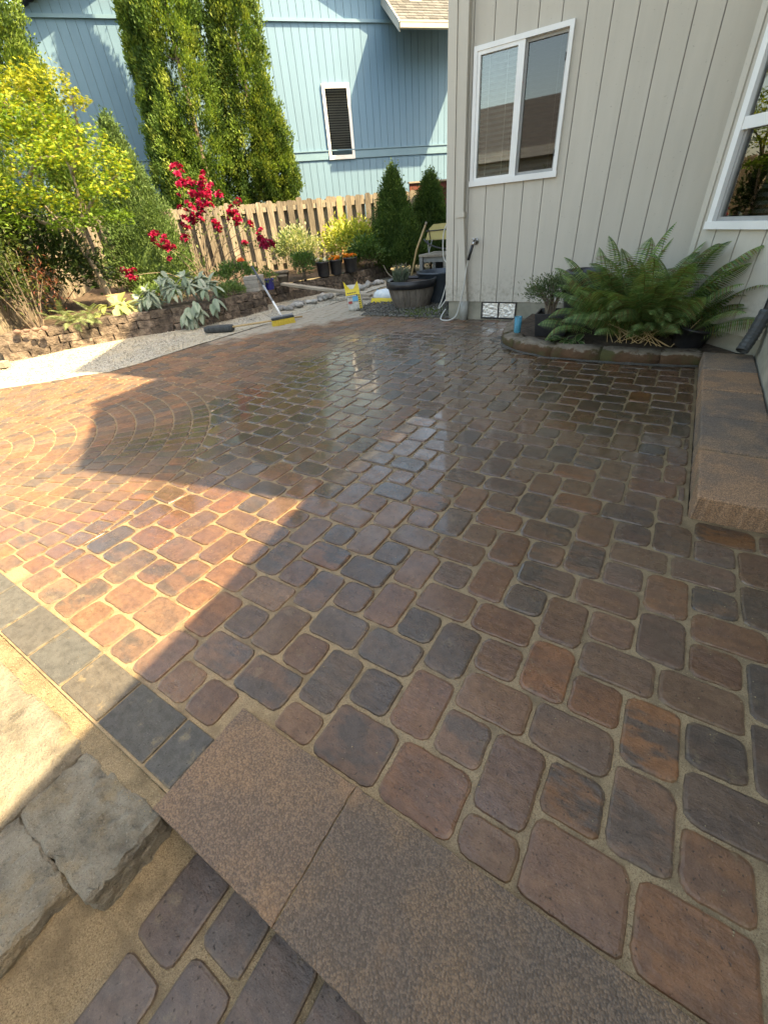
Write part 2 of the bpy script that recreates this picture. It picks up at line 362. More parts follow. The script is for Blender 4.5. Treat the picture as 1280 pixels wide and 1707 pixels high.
M_blueglass, _t, _b = new_mat('blue_drinking_glass'); _b.inputs['Base Color'].default_value = (0.10, 0.36, 0.50, 1); _b.inputs['Alpha'].default_value = 0.55; _b.inputs['Roughness'].default_value = 0.08
def make_wax():
    m, t, b = new_mat('blue_candle'); b.inputs['Base Color'].default_value = (0.14, 0.55, 0.78, 1); b.inputs['Roughness'].default_value = 0.4
    return m
M_wax = make_wax()
def make_leaf(name, trans=0.3, rough=0.5, spec=0.35):
    m = bpy.data.materials.new(name); m.use_nodes = True; t = m.node_tree; b = t.nodes['Principled BSDF']; out = t.nodes['Material Output']
    a = N(t, 'ShaderNodeAttribute', attribute_name='ca')
    oi = t.nodes.new('ShaderNodeObjectInfo'); k = maprange(t, oi.outputs['Random'], 0, 1, 0.85, 1.15, False)
    cc = t.nodes.new('ShaderNodeCombineColor')
    for i in range(3): L(t, k, cc.inputs[i])
    col = mixc(t, 1.0, a.outputs['Color'], cc.outputs[0], 'MULTIPLY')
    L(t, col, b.inputs['Base Color']); b.inputs['Roughness'].default_value = rough; b.inputs['Specular IOR Level'].default_value = spec
    tl = t.nodes.new('ShaderNodeBsdfTranslucent'); L(t, mixc(t, 1.0, col, (1.25, 1.25, 0.6), 'MULTIPLY'), tl.inputs[0])
    mx = t.nodes.new('ShaderNodeMixShader'); mx.inputs[0].default_value = trans
    L(t, b.outputs[0], mx.inputs[1]); L(t, tl.outputs[0], mx.inputs[2]); L(t, mx.outputs[0], out.inputs[0])
    return m
M_leaf = make_leaf('leaf', 0.38); M_needle = make_leaf('conifer_spray', 0.30, 0.6, 0.2); M_petal = make_leaf('petal', 0.25, 0.5, 0.3)
M_felt = make_leaf('felted_leaf', 0.12, 0.8, 0.15)

# ------------------------------------------------------------------ mesh helpers
def finish(me, mat, smooth):
    me.materials.append(mat)
    if smooth: me.polygons.foreach_set('use_smooth', np.ones(len(me.polygons), dtype=bool))
    me.update()
def set_attr(me, name, arr):
    a = me.attributes.new(name, 'FLOAT_COLOR', 'POINT')
    arr = np.asarray(arr, dtype=np.float32)
    if arr.shape[1] == 3: arr = np.c_[arr, np.ones(len(arr), dtype=np.float32)]
    a.data.foreach_set('color', arr.ravel())
def link(name, me, parent=None, world=False):
    o = bpy.data.objects.new(name, me); COL.objects.link(o)
    if parent is not None:
        o.parent = parent
        if world and parent.type == 'EMPTY': o.matrix_parent_inverse = Matrix.Translation(-Vector(parent.location))
    return o
def part(name, VF, mat, parent=None, smooth=False, world=True, ca=None):
    V, F = VF
    me = bpy.data.meshes.new(name); me.from_pydata([tuple(v) for v in V], [], F)
    if ca is not None: set_attr(me, 'ca', np.tile(np.array(ca, dtype=np.float32), (len(V), 1)))
    finish(me, mat, smooth); return link(name, me, parent, world)
def fast_mesh(name, V, F, mat, attrs=None, smooth=False):
    """V (n,3) float, F (m,k) int, all faces the same size"""
    V = np.asarray(V, dtype=np.float32); F = np.asarray(F, dtype=np.int32)
    me = bpy.data.meshes.new(name); k = F.shape[1]
    me.vertices.add(len(V)); me.vertices.foreach_set('co', V.ravel())
    me.loops.add(F.size); me.loops.foreach_set('vertex_index', F.ravel())
    me.polygons.add(len(F)); me.polygons.foreach_set('loop_start', np.arange(0, F.size, k, dtype=np.int32))
    me.polygons.foreach_set('loop_total', np.full(len(F), k, dtype=np.int32))
    me.update(calc_edges=True); me.validate()
    for n, a in (attrs or {}).items(): set_attr(me, n, a)
    finish(me, mat, smooth); return me
def thing(name, label, cat, loc=(0, 0, 0), rz=0.0, group=None):
    o = bpy.data.objects.new(name, None); COL.objects.link(o); o.location = loc; o.rotation_euler = (0, 0, rz)
    o.empty_display_size = 0.1; return tag(o, label, cat, group)
def tag(o, label=None, cat=None, group=None, kind=None):
    for k, v in (('label', label), ('category', cat), ('group', group), ('kind', kind)):
        if v: o[k] = v
    return o
def join(*vfs):
    V, F = [], []
    for v, f in vfs:
        n = len(V); V += [tuple(x) for x in v]; F += [tuple(i+n for i in q) for q in f]
    return V, F
BF = [(0, 3, 2, 1), (4, 5, 6, 7), (0, 1, 5, 4), (1, 2, 6, 5), (2, 3, 7, 6), (3, 0, 4, 7)]
def box(x0, x1, y0, y1, z0, z1):
    return [(x0, y0, z0), (x1, y0, z0), (x1, y1, z0), (x0, y1, z0), (x0, y0, z1), (x1, y0, z1), (x1, y1, z1), (x0, y1, z1)], BF
class Wall:
    """frame on a vertical wall: s to the right along it, o outward, z up"""
    def __init__(self, origin, sdir, out):
        self.o = Vector((origin[0], origin[1], 0)); self.s = Vector((sdir[0], sdir[1], 0)).normalized(); self.n = Vector((out[0], out[1], 0)).normalized()
    def p(self, s, o, z): return tuple(self.o + self.s*s + self.n*o + Vector((0, 0, z)))
    def box(self, s0, s1, o0, o1, z0, z1):
        V = [self.p(a, b, c) for c in (z0, z1) for a, b in ((s0, o0), (s1, o0), (s1, o1), (s0, o1))]
        return V, [tuple(reversed(f)) for f in BF]
def xf(VF, Mx): return [tuple(Mx @ Vector(v)) for v in VF[0]], VF[1]
def bevel_box(sx, sy, sz, b, seg=1, amp=0.0, cuts=0, freq=6.0, seed=0.0):
    bm = bmesh.new(); bmesh.ops.create_cube(bm, size=1.0)
    for v in bm.verts: v.co = Vector((v.co.x*sx, v.co.y*sy, v.co.z*sz))
    if b: bmesh.ops.bevel(bm, geom=bm.edges[:], offset=b, segments=seg, affect='EDGES', profile=0.6)
    if cuts: bmesh.ops.subdivide_edges(bm, edges=bm.edges[:], cuts=cuts, use_grid_fill=True)
    if amp:
        for v in bm.verts: v.co += noise.noise_vector(v.co*freq + Vector((seed, seed*1.7, -seed)))*amp
    bm.verts.index_update()
    r = [tuple(v.co) for v in bm.verts], [tuple(v.index for v in f.verts) for f in bm.faces]
    bm.free(); return r
def rough_block(x0, x1, y0, y1, z0, z1, amp=0.01, b=0.012, cuts=2, freq=9.0, rz=0.0):
    c = Vector(((x0+x1)/2, (y0+y1)/2, (z0+z1)/2))
    VF = bevel_box(x1-x0, y1-y0, z1-z0, b, 1, amp, cuts, freq, random.uniform(0, 50))
    return xf(VF, Matrix.Translation(c) @ Matrix.Rotation(rz, 4, 'Z'))
def lathe(prof, n=24, cap=True, jit=0.0):
    V, F = [], []
    for r, z in prof:
        for i in range(n):
            a = 2*PI*i/n; V.append((r*math.cos(a), r*math.sin(a), z))
    for k in range(len(prof)-1):
        for i in range(n):
            j = (i+1) % n; F.append((k*n+i, k*n+j, (k+1)*n+j, (k+1)*n+i))
    if cap:
        F.append(tuple(reversed(range(n)))); F.append(tuple(range((len(prof)-1)*n, len(prof)*n)))
    return V, F
def tube(pts, rad, n=8, cap=True):
    pts = [Vector(p) for p in pts]; m = len(pts)
    if not hasattr(rad, '__len__'): rad = [rad]*m
    V, F = [], []; ref = None
    for i, p in enumerate(pts):
        d = (pts[min(i+1, m-1)] - pts[max(i-1, 0)]).normalized()
        if ref is None:
            ref = d.orthogonal().normalized()
        ref = (ref - d*ref.dot(d)).normalized(); q = d.cross(ref)
        for k in range(n):
            a = 2*PI*k/n; V.append(tuple(p + (ref*math.cos(a) + q*math.sin(a))*rad[i]))
    for i in range(m-1):
        for k in range(n):
            j = (k+1) % n; F.append((i*n+k, i*n+j, (i+1)*n+j, (i+1)*n+k))
    if cap: F.append(tuple(reversed(range(n)))); F.append(tuple(range((m-1)*n, m*n)))
    return V, F
def smooth_path(pts, sub=6):
    P = [Vector(p) for p in pts]; out = []
    for i in range(len(P)-1):
        a, b, c, d = P[max(i-1, 0)], P[i], P[i+1], P[min(i+2, len(P)-1)]
        for k in range(sub):
            t = k/sub
            out.append(0.5*((2*b) + (c-a)*t + (2*a-5*b+4*c-d)*t*t + (3*b-a-3*c+d)*t**3))
    out.append(P[-1]); return out
def poly_prism(pts, z0, z1):
    n = len(pts)
    z1s = z1 if hasattr(z1, '__len__') else [z1]*n
    z0s = z0 if hasattr(z0, '__len__') else [z0]*n
    V = [(p[0], p[1], z) for p, z in zip(pts, z0s)] + [(p[0], p[1], z) for p, z in zip(pts, z1s)]
    return V, [tuple(reversed(range(n))), tuple(range(n, 2*n))] + [(i, (i+1) % n, n+(i+1) % n, n+i) for i in range(n)]

# ------------------------------------------------------------------ projection (only to tell what the photo can show)
def proj(p):
    q = Vector(p) - Vector((0, 0, CAMH)); z = q.dot(fwd)
    if z < 0.03: return None
    return 640 + FPX*q.dot(r2)/z, 853.5 - FPX*q.dot(u2)/z
def in_view(p, m=120):
    q = proj(p)
    return q is not None and -m < q[0] < 1280+m and -m < q[1] < 1707+m

def sheet(name, outline, z, mat, amp=0.0, res=0.12, freq=2.0, slope=None, kind='structure'):
    """a sheet triangulated over an outline, with gentle relief"""
    bm = bmesh.new(); vs = [bm.verts.new((x, y, 0)) for x, y in outline]; bm.faces.new(vs)
    xs_ = [p[0] for p in outline]; ys_ = [p[1] for p in outline]
    for k in range(int((max(xs_)-min(xs_))/res)+1):
        bmesh.ops.bisect_plane(bm, geom=bm.verts[:]+bm.edges[:]+bm.faces[:], plane_co=(min(xs_)+k*res, 0, 0), plane_no=(1, 0, 0))
    for k in range(int((max(ys_)-min(ys_))/res)+1):
        bmesh.ops.bisect_plane(bm, geom=bm.verts[:]+bm.edges[:]+bm.faces[:], plane_co=(0, min(ys_)+k*res, 0), plane_no=(0, 1, 0))
    for v in bm.verts:
        h = noise.noise(Vector((v.co.x*freq, v.co.y*freq, 3.3)))*amp + noise.noise(Vector((v.co.x*freq*3, v.co.y*freq*3, 9.3)))*amp*0.5
        v.co.z = z + h + (slope(v.co.x, v.co.y) if slope else 0)
    me = bpy.data.meshes.new(name); bm.to_mesh(me); bm.free(); finish(me, mat, True)
    for p in me.polygons:
        pass
    o = link(name, me); tag(o, kind=kind); return o
# ================================================================== THE SETTING
g = part('ground', ([(-150, -150, -0.215), (150, -150, -0.215), (150, 150, -0.215), (-150, 150, -0.215)], [(0, 1, 2, 3)]), M_earth); tag(g, kind='structure')

# ---- patio sand bed (top of the joints) -----------------------------------
patio_outline = [(-0.775, 0.040), (-0.775, 0.298), (0.9, 0.298), (0.9, 1.86), (0.275, 1.90), (0.275, 4.22), (-0.4, 4.15), (-1.0, 4.25), (-1.5, 4.72), (-1.52, 5.50), (-2.6, 5.50), (-3.9, 5.52), (-3.9, 10.5), (-5.3, 10.5), (-5.06, 6.5), (-5.06, 3.4), (-5.07, 2.3), (-5.75, 1.45), (-6.6, 0.6), (-6.9, 0.05)]
patio = part('patio', poly_prism(patio_outline, -0.21, -0.0068), M_sand); tag(patio, kind='structure')

U = 0.0698; X0, Y0 = 0.0210, 1.0280
TILE = [(0, 2, 0, 2), (2, 4, 0, 3), (4, 6, 0, 2), (2, 4, 3, 6), (-1, 2, 2, 4), (0, 2, 4, 6), (0, 3, 6, 8), (3, 6, 6, 8), (-2, 0, -1, 2), (-2, 0, 4, 7), (4, 7, 2, 4), (4, 6, 4, 6)]
CC = (-4.04, 0.275); CR = 1.965
def clip(poly, p, n):
    """keep the side of the line through p that n points away from"""
    out = []
    for i in range(len(poly)):
        a, b = poly[i], poly[(i+1) % len(poly)]
        da = (a[0]-p[0])*n[0]+(a[1]-p[1])*n[1]; db = (b[0]-p[0])*n[0]+(b[1]-p[1])*n[1]
        if da <= 0: out.append(a)
        if da*db < 0:
            k = da/(da-db); out.append((a[0]+(b[0]-a[0])*k, a[1]+(b[1]-a[1])*k))
    return out
def area(poly): return 0.5*sum(poly[i][0]*poly[(i+1) % len(poly)][1]-poly[(i+1) % len(poly)][0]*poly[i][1] for i in range(len(poly)))
def inset(poly, d):
    n = len(poly); Ls = []
    for i in range(n):
        a, b = Vector(poly[i]), Vector(poly[(i+1) % n]); e = b-a
        if e.length < 1e-6: continue
        e.normalize(); nn = Vector((-e.y, e.x)); Ls.append((a+nn*d, e))
    out = []
    for i in range(len(Ls)):
        p, e = Ls[i-1]; q, f = Ls[i]; den = e.x*f.y-e.y*f.x
        if abs(den) < 1e-5: out.append(tuple(q)); continue
        k = ((q.x-p.x)*f.y-(q.y-p.y)*f.x)/den; out.append(tuple(p+e*k))
    return out
def rounded(poly, r, nseg, jit=0.0, chip=0.0):
    out = []; n = len(poly)
    for i in range(n):
        p = Vector(poly[i]); a = Vector(poly[i-1])-p; b = Vector(poly[(i+1) % n])-p
        rr = min(r*random.uniform(0.7, 1.25), a.length*0.44, b.length*0.44)
        A = p + a.normalized()*rr; B = p + b.normalized()*rr
        for k in range(nseg):
            t = k/(nseg-1); q = A*(1-t)**2 + p*2*t*(1-t) + B*t*t
            out.append((q.x+random.uniform(-jit, jit), q.y+random.uniform(-jit, jit)))
        if chip:
            e = Vector(poly[(i+1) % n])-p; nn = Vector((-e.y, e.x)).normalized(); m = int(e.length/0.016)
            lim = min(r*1.27, e.length*0.44)+0.003
            for k in range(1, m):
                if not (lim < e.length*k/m < e.length-lim): continue
                q = p+e*(k/m)+nn*(abs(random.gauss(0, chip)) if random.random() < 0.85 else chip*random.uniform(1.5, 3.0)); out.append(tuple(q))
        elif jit:
            e = Vector(poly[(i+1) % n])-p
            if e.length > 0.09:
                m = p + e*random.uniform(0.42, 0.58); nn = Vector((-e.y, e.x)).normalized()
                m += nn*random.uniform(-jit*1.3, jit*0.9); out.append(tuple(m))
    return out
PALETTE = [((0.197, 0.109, 0.059), (0.167, 0.094, 0.057)), ((0.162, 0.101, 0.062), (0.129, 0.086, 0.059)), ((0.230, 0.114, 0.054), (0.174, 0.094, 0.053)),
           ((0.123, 0.085, 0.059), (0.099, 0.076, 0.058)), ((0.202, 0.121, 0.067), (0.166, 0.097, 0.055)), ((0.178, 0.108, 0.066), (0.106, 0.080, 0.061)),
           ((0.154, 0.102, 0.070), (0.177, 0.108, 0.072)), ((0.248, 0.117, 0.048), (0.110, 0.078, 0.055)), ((0.115, 0.083, 0.062), (0.141, 0.096, 0.065))]
PWT = [22, 16, 14, 9, 12, 9, 10, 3, 5]
def paver_colours():
    a, b = random.choices(PALETTE, PWT)[0]; k = random.uniform(0.86, 1.16)
    if random.random() < 0.35: a, b = b, a
    h = random.uniform(-0.06, 0.06)
    f = lambda c: (c[0]*k*(1+h), c[1]*k, c[2]*k*(1-h))
    return f(a), f(b)
def paver_mesh(poly, top=0.0, r=0.024, nseg=3, gap=0.0055, jit=0.0012, bev=0.007, depth=0.030, tilt=0.010, chip=0.0):
    """closed block with rounded plan and softened arris; coordinates relative to its centre"""
    if area(poly) < 0: poly = poly[::-1]
    p2 = inset(poly, gap)
    if len(p2) < 3 or area(p2) < 0.0008: return None
    cx = sum(p[0] for p in p2)/len(p2); cy = sum(p[1] for p in p2)/len(p2)
    loc = [(p[0]-cx, p[1]-cy) for p in p2]
    ol = rounded(loc, r, nseg, jit, chip); n = len(ol)
    tx, ty = random.gauss(0, tilt), random.gauss(0, tilt); dz = random.gauss(0, 0.0009) if tilt > 0.0025 else 0.0
    V = []; E = []
    sc = math.sqrt(abs(area(loc)))
    def ring(k, z, tl):
        for x, y in ol:
            V.append((x*k, y*k, top + z + dz + (x*tx + y*ty if tl else 0)))
    ring(1.0, -depth, False); ring(1.0, -bev, True); ring(1-0.35*bev/sc*2, -bev*0.3, True); ring(1-bev/sc*2.4, 0, True)
    E = [1.0]*n + [1.0]*n + [0.7]*n + [0.0]*n
    F = []
    for q in range(3):
        for i in range(n):
            j = (i+1) % n; F.append((q*n+i, q*n+j, (q+1)*n+j, (q+1)*n+i))
    F.append(tuple(range(3*n, 4*n)))
    ca, cb = paver_colours()
    return (cx, cy), V, F, E, ca, cb
def paver_object(name, pm, parent, mat, smooth=False):
    (cx, cy), V, F, E, ca, cb = pm
    me = bpy.data.meshes.new(name); me.from_pydata(V, [], F)
    k = len(V)
    set_attr(me, 'ca', np.tile(ca, (k, 1))); set_attr(me, 'cb', np.tile(cb, (k, 1)))
    e = np.array(E)[:, None]; set_attr(me, 'edge', np.c_[e, np.full_like(e, random.random()), np.full_like(e, random.random())])
    finish(me, mat, smooth)
    o = link(name, me, parent, False); o.location = (cx, cy, 0); return o

KERB = [(-1.50, 4.70), (-1.42, 4.47), (-1.30, 4.31), (-1.08, 4.17), (-0.85, 4.09), (-0.44, 4.08), (0.0, 4.11), (0.30, 4.17)]
def kerb_y(x):
    for a, b in zip(KERB[:-1], KERB[1:]):
        if a[0] <= x <= b[0]: return a[1] + (b[1]-a[1])*(x-a[0])/(b[0]-a[0])
    return 99
polys = []
x_lo, x_hi, y_lo, y_hi = -6.6, 0.95, 0.1, 10.2
for ti in range(-14, 4):
    for tj in range(-3, 18):
        for a, b, c, d in TILE:
            x0, x1 = X0+(a+8*ti)*U, X0+(b+8*ti)*U; y0, y1 = Y0+(c+8*tj)*U, Y0+(d+8*tj)*U
            cx, cy = (x0+x1)/2, (y0+y1)/2
            if not (x_lo < cx < x_hi and y_lo < cy < y_hi): continue
            if not in_view((cx, cy, 0), 60): continue
            lim = 0.200 if cx < -0.775 else 0.300
            if y1 < lim+0.034: continue
            if lim < y0 < lim+0.034: y0 = lim
            P = [(x0, y0), (x1, y0), (x1, y1), (x0, y1)]
            # near edge: border course on the left, cap slabs on the right
            P = clip(P, (0, 0.200), (0, -1)) if cx < -0.775 else clip(P, (0, 0.300), (0, -1))
            if x0 < -0.775 < x1 and y0 < 0.3: P = clip(P, (-0.775, 0), (1, 0)) if cx < -0.775 else clip(P, (-0.775, 0), (-1, 0))
            if not P: continue
            # step blocks on the right
            if cy > 1.86:
                P = clip(P, (0.262, 0), (1, 0))
            elif y1 > 1.86 and x1 > 0.262: P = clip(P, (0, 1.868), (0, 1))
            if not P: continue
            # planter kerb
            if cx > -1.55 and cy > 3.6:
                k = kerb_y(min(max(cx, -1.499), 0.29)); k2 = kerb_y(min(max(cx+0.02, -1.499), 0.29)); sl = (k2-k)/0.02
                if cx > -1.47:
                    if k2 > 90: continue
                    P = clip(P, (cx, k-0.055), (-sl, 1))
                else:
                    P = clip(P, (-1.53, 0), (1, 0)) if cy > 4.7 else P
            if not P: continue
            # house wall, gravel corner, far/left edge
            if cx > -2.65: P = clip(P, (0, 5.48), (0, 1))
            elif cx > -3.92: P = clip(P, (0, 5.44), (0, 1)) if cy < 6 else []
            if not P: continue
            if cy > 2.25: P = clip(P, (-5.045, 0), (-1, 0))
            else: P = clip(P, (-5.045, 2.27), (-0.76, 0.65))
            if not P: continue
            # the circle
            dx, dy = cx-CC[0], cy-CC[1]; dd = math.hypot(dx, dy)
            if dd < CR-0.11: continue
            if dd < CR+0.16:
                P = clip(P, (CC[0]+dx/dd*(CR+0.001), CC[1]+dy/dd*(CR+0.001)), (-dx/dd, -dy/dd))
            if len(P) >= 3 and area(P) > 0.0016 and not (cy < 0.42 and max(q[1] for q in P)-min(q[1] for q in P) < 0.026 and random.random() < 0.6): polys.append(('g', P))
# rings of the circle
rk = 0.06; k = 0
while rk < CR-0.05:
    r0, r1 = rk, min(rk+0.1365, CR); k += 1
    n = max(6, int(round(2*PI*(r0+r1)/2/0.098))); off = random.random()
    for i in range(n):
        a0, a1 = 2*PI*(i+off)/n, 2*PI*(i+1+off)/n; am = (a0+a1)/2
        c = (CC[0]+math.cos(am)*(r0+r1)/2, CC[1]+math.sin(am)*(r0+r1)/2)
        if c[1] < 0.23 or not in_view((c[0], c[1], 0), 40): continue
        P = [(CC[0]+math.cos(a)*r, CC[1]+math.sin(a)*r) for r, a in ((r0, a0), (r1, a0), (r1, am), (r1, a1), (r0, a1))]
        P = clip(P, (0, 0.200), (0, -1)); P = clip(P, (-5.045, 2.27), (-0.76, 0.65)) if P else P
        if len(P) >= 3 and area(P) > 0.001: polys.append(('c', P))
    rk = r1
def shown(P):
    q = [proj((x, y, 0)) for x, y in P]
    if any(v is None for v in q): return 1e6 if in_view((P[0][0], P[0][1], 0), 200) else 0
    q = [(min(max(x, 0), 1280), min(max(y, 0), 1707)) for x, y in q]
    return abs(area(q))
polys.sort(key=lambda t: -shown(t[1]))
NSOLO = 293
sV, sF, sA, sB, sE = [], [], [], [], []
for i, (kind, P) in enumerate(polys):
    near = i < 90
    pm = paver_mesh(P, r=0.032 if kind == 'g' else 0.015, nseg=4 if near else 3, gap=0.0041 if kind == 'g' else 0.0032, jit=0.0016 if near else 0.001, tilt=0.006, chip=0.0008 if i < 60 else 0.0)
    if pm is None: continue
    if i < NSOLO: paver_object('paver', pm, patio, M_paver, False)
    else:
        (cx, cy), V, F, E, ca, cb = pm; b0 = len(sV)
        sV += [(x+cx, y+cy, z) for x, y, z in V]; sF += [tuple(j+b0 for j in f) for f in F]
        sA += [ca]*len(V); sB += [cb]*len(V); q1, q2 = random.random(), random.random(); sE += [(e, q1, q2) for e in E]
me = bpy.data.meshes.new('far_pavers'); me.from_pydata(sV, [], sF)
set_attr(me, 'ca', sA); set_attr(me, 'cb', sB); set_attr(me, 'edge', sE); finish(me, M_paver, False)
o = link('far_pavers', me, patio); tag(o, kind='stuff')
print('pavers', len(polys))

# dark soldier course along the near left edge
PALETTE_SAVE = PALETTE
PALETTE = [((0.086, 0.084, 0.075), (0.078, 0.076, 0.070)), ((0.090, 0.087, 0.077), (0.082, 0.080, 0.072))]; PWT = [1, 1]
xs = [-0.779, -0.902, -1.138, -1.370, -1.602, -1.835, -2.068, -2.30, -2.53]
for a, b in zip(xs[:-1], xs[1:]):
    pm = paver_mesh([(b, 0.044), (a, 0.044), (a, 0.197), (b, 0.197)], r=0.004, nseg=3, gap=0.004, jit=0.0003, bev=0.004, depth=0.055, tilt=0.002)
    paver_object('border_paver', pm, patio, M_border)
# cap slabs
PALETTE = [((0.198, 0.128, 0.076), (0.150, 0.102, 0.067)), ((0.203, 0.127, 0.072), (0.154, 0.103, 0.067)), ((0.198, 0.124, 0.070), (0.143, 0.099, 0.067))]; PWT = [1, 1, 1]
steps = thing('edge_step', 'rough brown concrete cap slabs edging the paving above the lower pavers, nearest the viewer', 'step', (0.0, 0.15, -0.2))
for a, b in ((-0.776, -0.368), (-0.367, 0.44), (0.441, 0.95)):
    pm = paver_mesh([(a, 0.0), (b, 0.0), (b, 0.296), (a, 0.296)], top=0.010, r=0.003, nseg=3, gap=0.0, jit=0.0006, bev=0.0022, depth=0.075, tilt=0.0004, chip=0.0012)
    o = paver_object('cap_slab', pm, None, M_slab); o.parent = steps; o.matrix_parent_inverse = Matrix.Translation(-steps.location)
part('sand_bedding', box(-0.768, 1.18, 0.010, 0.288, -0.066, 0.0045), M_lowsand, steps)
for i in range(5):
    a = -0.765+0.32*i
    part('riser_block', rough_block(a, a+0.312, 0.03, 0.25, -0.2, -0.068, 0.006, 0.008, 2), M_wallstone, steps)
# block steps against the house, right
PALETTE = [((0.33, 0.20, 0.110), (0.22, 0.15, 0.10)), ((0.35, 0.21, 0.115), (0.24, 0.16, 0.105)), ((0.29, 0.19, 0.115), (0.17, 0.13, 0.10))]
blk = thing('block_step', 'low step of five brown concrete slabs running along the house wall at right', 'step', (0.44, 3.0, 0))
ys = [1.876, 2.36, 2.81, 3.27, 3.71, 4.16]
for a, b in zip(ys[:-1], ys[1:]):
    pm = paver_mesh([(0.272, a), (0.592, a), (0.592, b), (0.272, b)], top=0.106, r=0.010, nseg=3, gap=0.005, jit=0.002, bev=0.008, depth=0.125, tilt=0.003, chip=0.0022)
    o = paver_object('step_slab', pm, None, M_slab); o.parent = blk; o.matrix_parent_inverse = Matrix.Translation(-blk.location)
part('sand_bedding', box(0.282, 0.585, 1.89, 4.15, -0.02, 0.097), M_lowsand, blk)
PALETTE = PALETTE_SAVE; PWT = [22, 16, 14, 9, 12, 9, 10, 3, 5]

# ---- lower level at the viewer's feet --------------------------------------
low = part('lower_path', poly_prism([(-0.78, 0.02), (2.0, 0.02), (2.0, -2.5), (-0.78, -2.5)], -0.21, -0.158), M_lowsand); tag(low, kind='structure')
PALETTE = [((0.145, 0.104, 0.077), (0.120, 0.092, 0.073)), ((0.158, 0.108, 0.077), (0.126, 0.096, 0.075)), ((0.132, 0.104, 0.082), (0.158, 0.113, 0.082))]; PWT = [1, 1, 1]
for a, b, c, d in ((-0.695, -0.558, -0.178, 0.020), (-0.552, -0.418, -0.108, 0.024), (-0.680, -0.552, -0.382, -0.186), (-0.546, -0.410, -0.312, -0.114), (-0.412, -0.276, -0.172, 0.02), (-0.27, -0.134, -0.112, 0.02), (-0.404, -0.27, -0.372, -0.178), (-0.264, -0.06, -0.256, -0.118), (-0.546, -0.41, -0.46, -0.318), (-0.128, 0.08, -0.112, 0.02)):
    pm = paver_mesh([(a, c), (b, c), (b, d), (a, d)], top=-0.150, r=0.024, nseg=4, gap=0.005, jit=0.0016, tilt=0.006)
    paver_object('paver', pm, low, M_paver)
PALETTE = PALETTE_SAVE; PWT = [22, 16, 14, 9, 12, 9, 10, 3, 5]

# old concrete blocks, left foreground
def crag(VF, amp, freq): return [tuple(Vector(v)+noise.noise_vector(Vector(v)*freq)*amp+noise.noise_vector(Vector(v)*freq*2.3)*amp*0.5) for v in VF[0]], VF[1]
oc = thing('old_concrete_wall', 'broken old pale concrete blocks with sand at the lower left corner', 'wall', (-1.1, -0.15, -0.2))
for a, b, c, d, z in ((-1.098, -0.762, -0.186, 0.0, -0.020), (-1.098, -0.825, -0.44, -0.189, -0.026), (-1.10, -0.845, -0.80, -0.443, -0.032)):
    part('concrete_block', crag(rough_block(a, b, c, d, -0.212, z, 0.008, 0.008, 14, 6.0, random.uniform(-0.015, 0.015)), 0.008, 55), M_concrete, oc, False)
part('concrete_slab', crag(rough_block(-1.95, -1.105, -0.45, 0.004, -0.212, -0.016, 0.014, 0.015, 14, 5.0), 0.006, 34), M_concrete, oc, True)
part('concrete_slab', crag(rough_block(-2.9, -1.96, -0.5, 0.002, -0.212, -0.018, 0.014, 0.015, 14, 5.0), 0.006, 34), M_concrete, oc, True)
part('sand_haunch', rough_block(-2.9, -0.775, -0.03, 0.05, -0.212, -0.020, 0.012, 0.01, 5, 11.0), M_lowsand, oc)
hs = sheet('sand_fill', [(-0.80, 0.015), (-0.66, 0.015), (-0.66, -0.9), (-0.90, -0.9), (-0.88, -0.2)], -0.164, M_lowsand, 0.006, 0.03, 9, lambda x, y: max(0.0, min(1.0, (-0.69-x)/0.13))*0.095)

# ---- gravel strip, beds ----------------------------------------------------
gv = sheet('gravel_strip', [(-7.6, 0.4), (-6.3, 0.4), (-5.78, 1.42), (-5.085, 2.28), (-5.085, 6.5), (-5.35, 10.4), (-6.6, 10.4), (-6.5, 6.2), (-6.2, 5.0), (-6.5, 4.0), (-7.0, 3.0), (-7.4, 1.6)], -0.008, M_gravel, 0.012)
# two-level planting bed behind the dry-laid walls
WALL1 = [(-7.12, 2.02), (-6.98, 2.5), (-6.80, 3.1), (-6.55, 3.6), (-6.28, 4.05), (-6.08, 4.5), (-5.97, 5.0), (-5.97, 5.62)]
WALL2 = [(-6.42, 5.95), (-6.30, 6.6), (-6.14, 7.2), (-6.0, 7.9), (-5.93, 8.7), (-5.98, 9.8)]
def bed_slope(x, y):
    return 0.05*max(0.0, min(1.0, (-x-6.6)/2.5))
bed = sheet('planting_bed', [(-7.2, 1.9), (-7.05, 2.5), (-6.87, 3.1), (-6.62, 3.6), (-6.35, 4.05), (-6.15, 4.5), (-6.05, 5.0), (-6.05, 5.7), (-6.5, 5.95), (-6.40, 6.6), (-6.24, 7.2), (-6.1, 7.9), (-6.03, 8.7), (-6.08, 10.5), (-4.2, 13.5), (-6.4, 14.0), (-12.6, 6.2), (-8.6, 1.0)], 0.265, M_soil, 0.03, 0.25, 1.5, bed_slope)

# ---- corner of loose dark gravel and the side yard beside the house -----------
yard = sheet('side_yard', [(-3.93, 5.50), (-2.52, 5.50), (-2.52, 12.5), (-4.6, 12.5), (-4.5, 8.2), (-3.93, 7.4)], 0.0, M_darkgravel, 0.02, 0.12, 4.0)

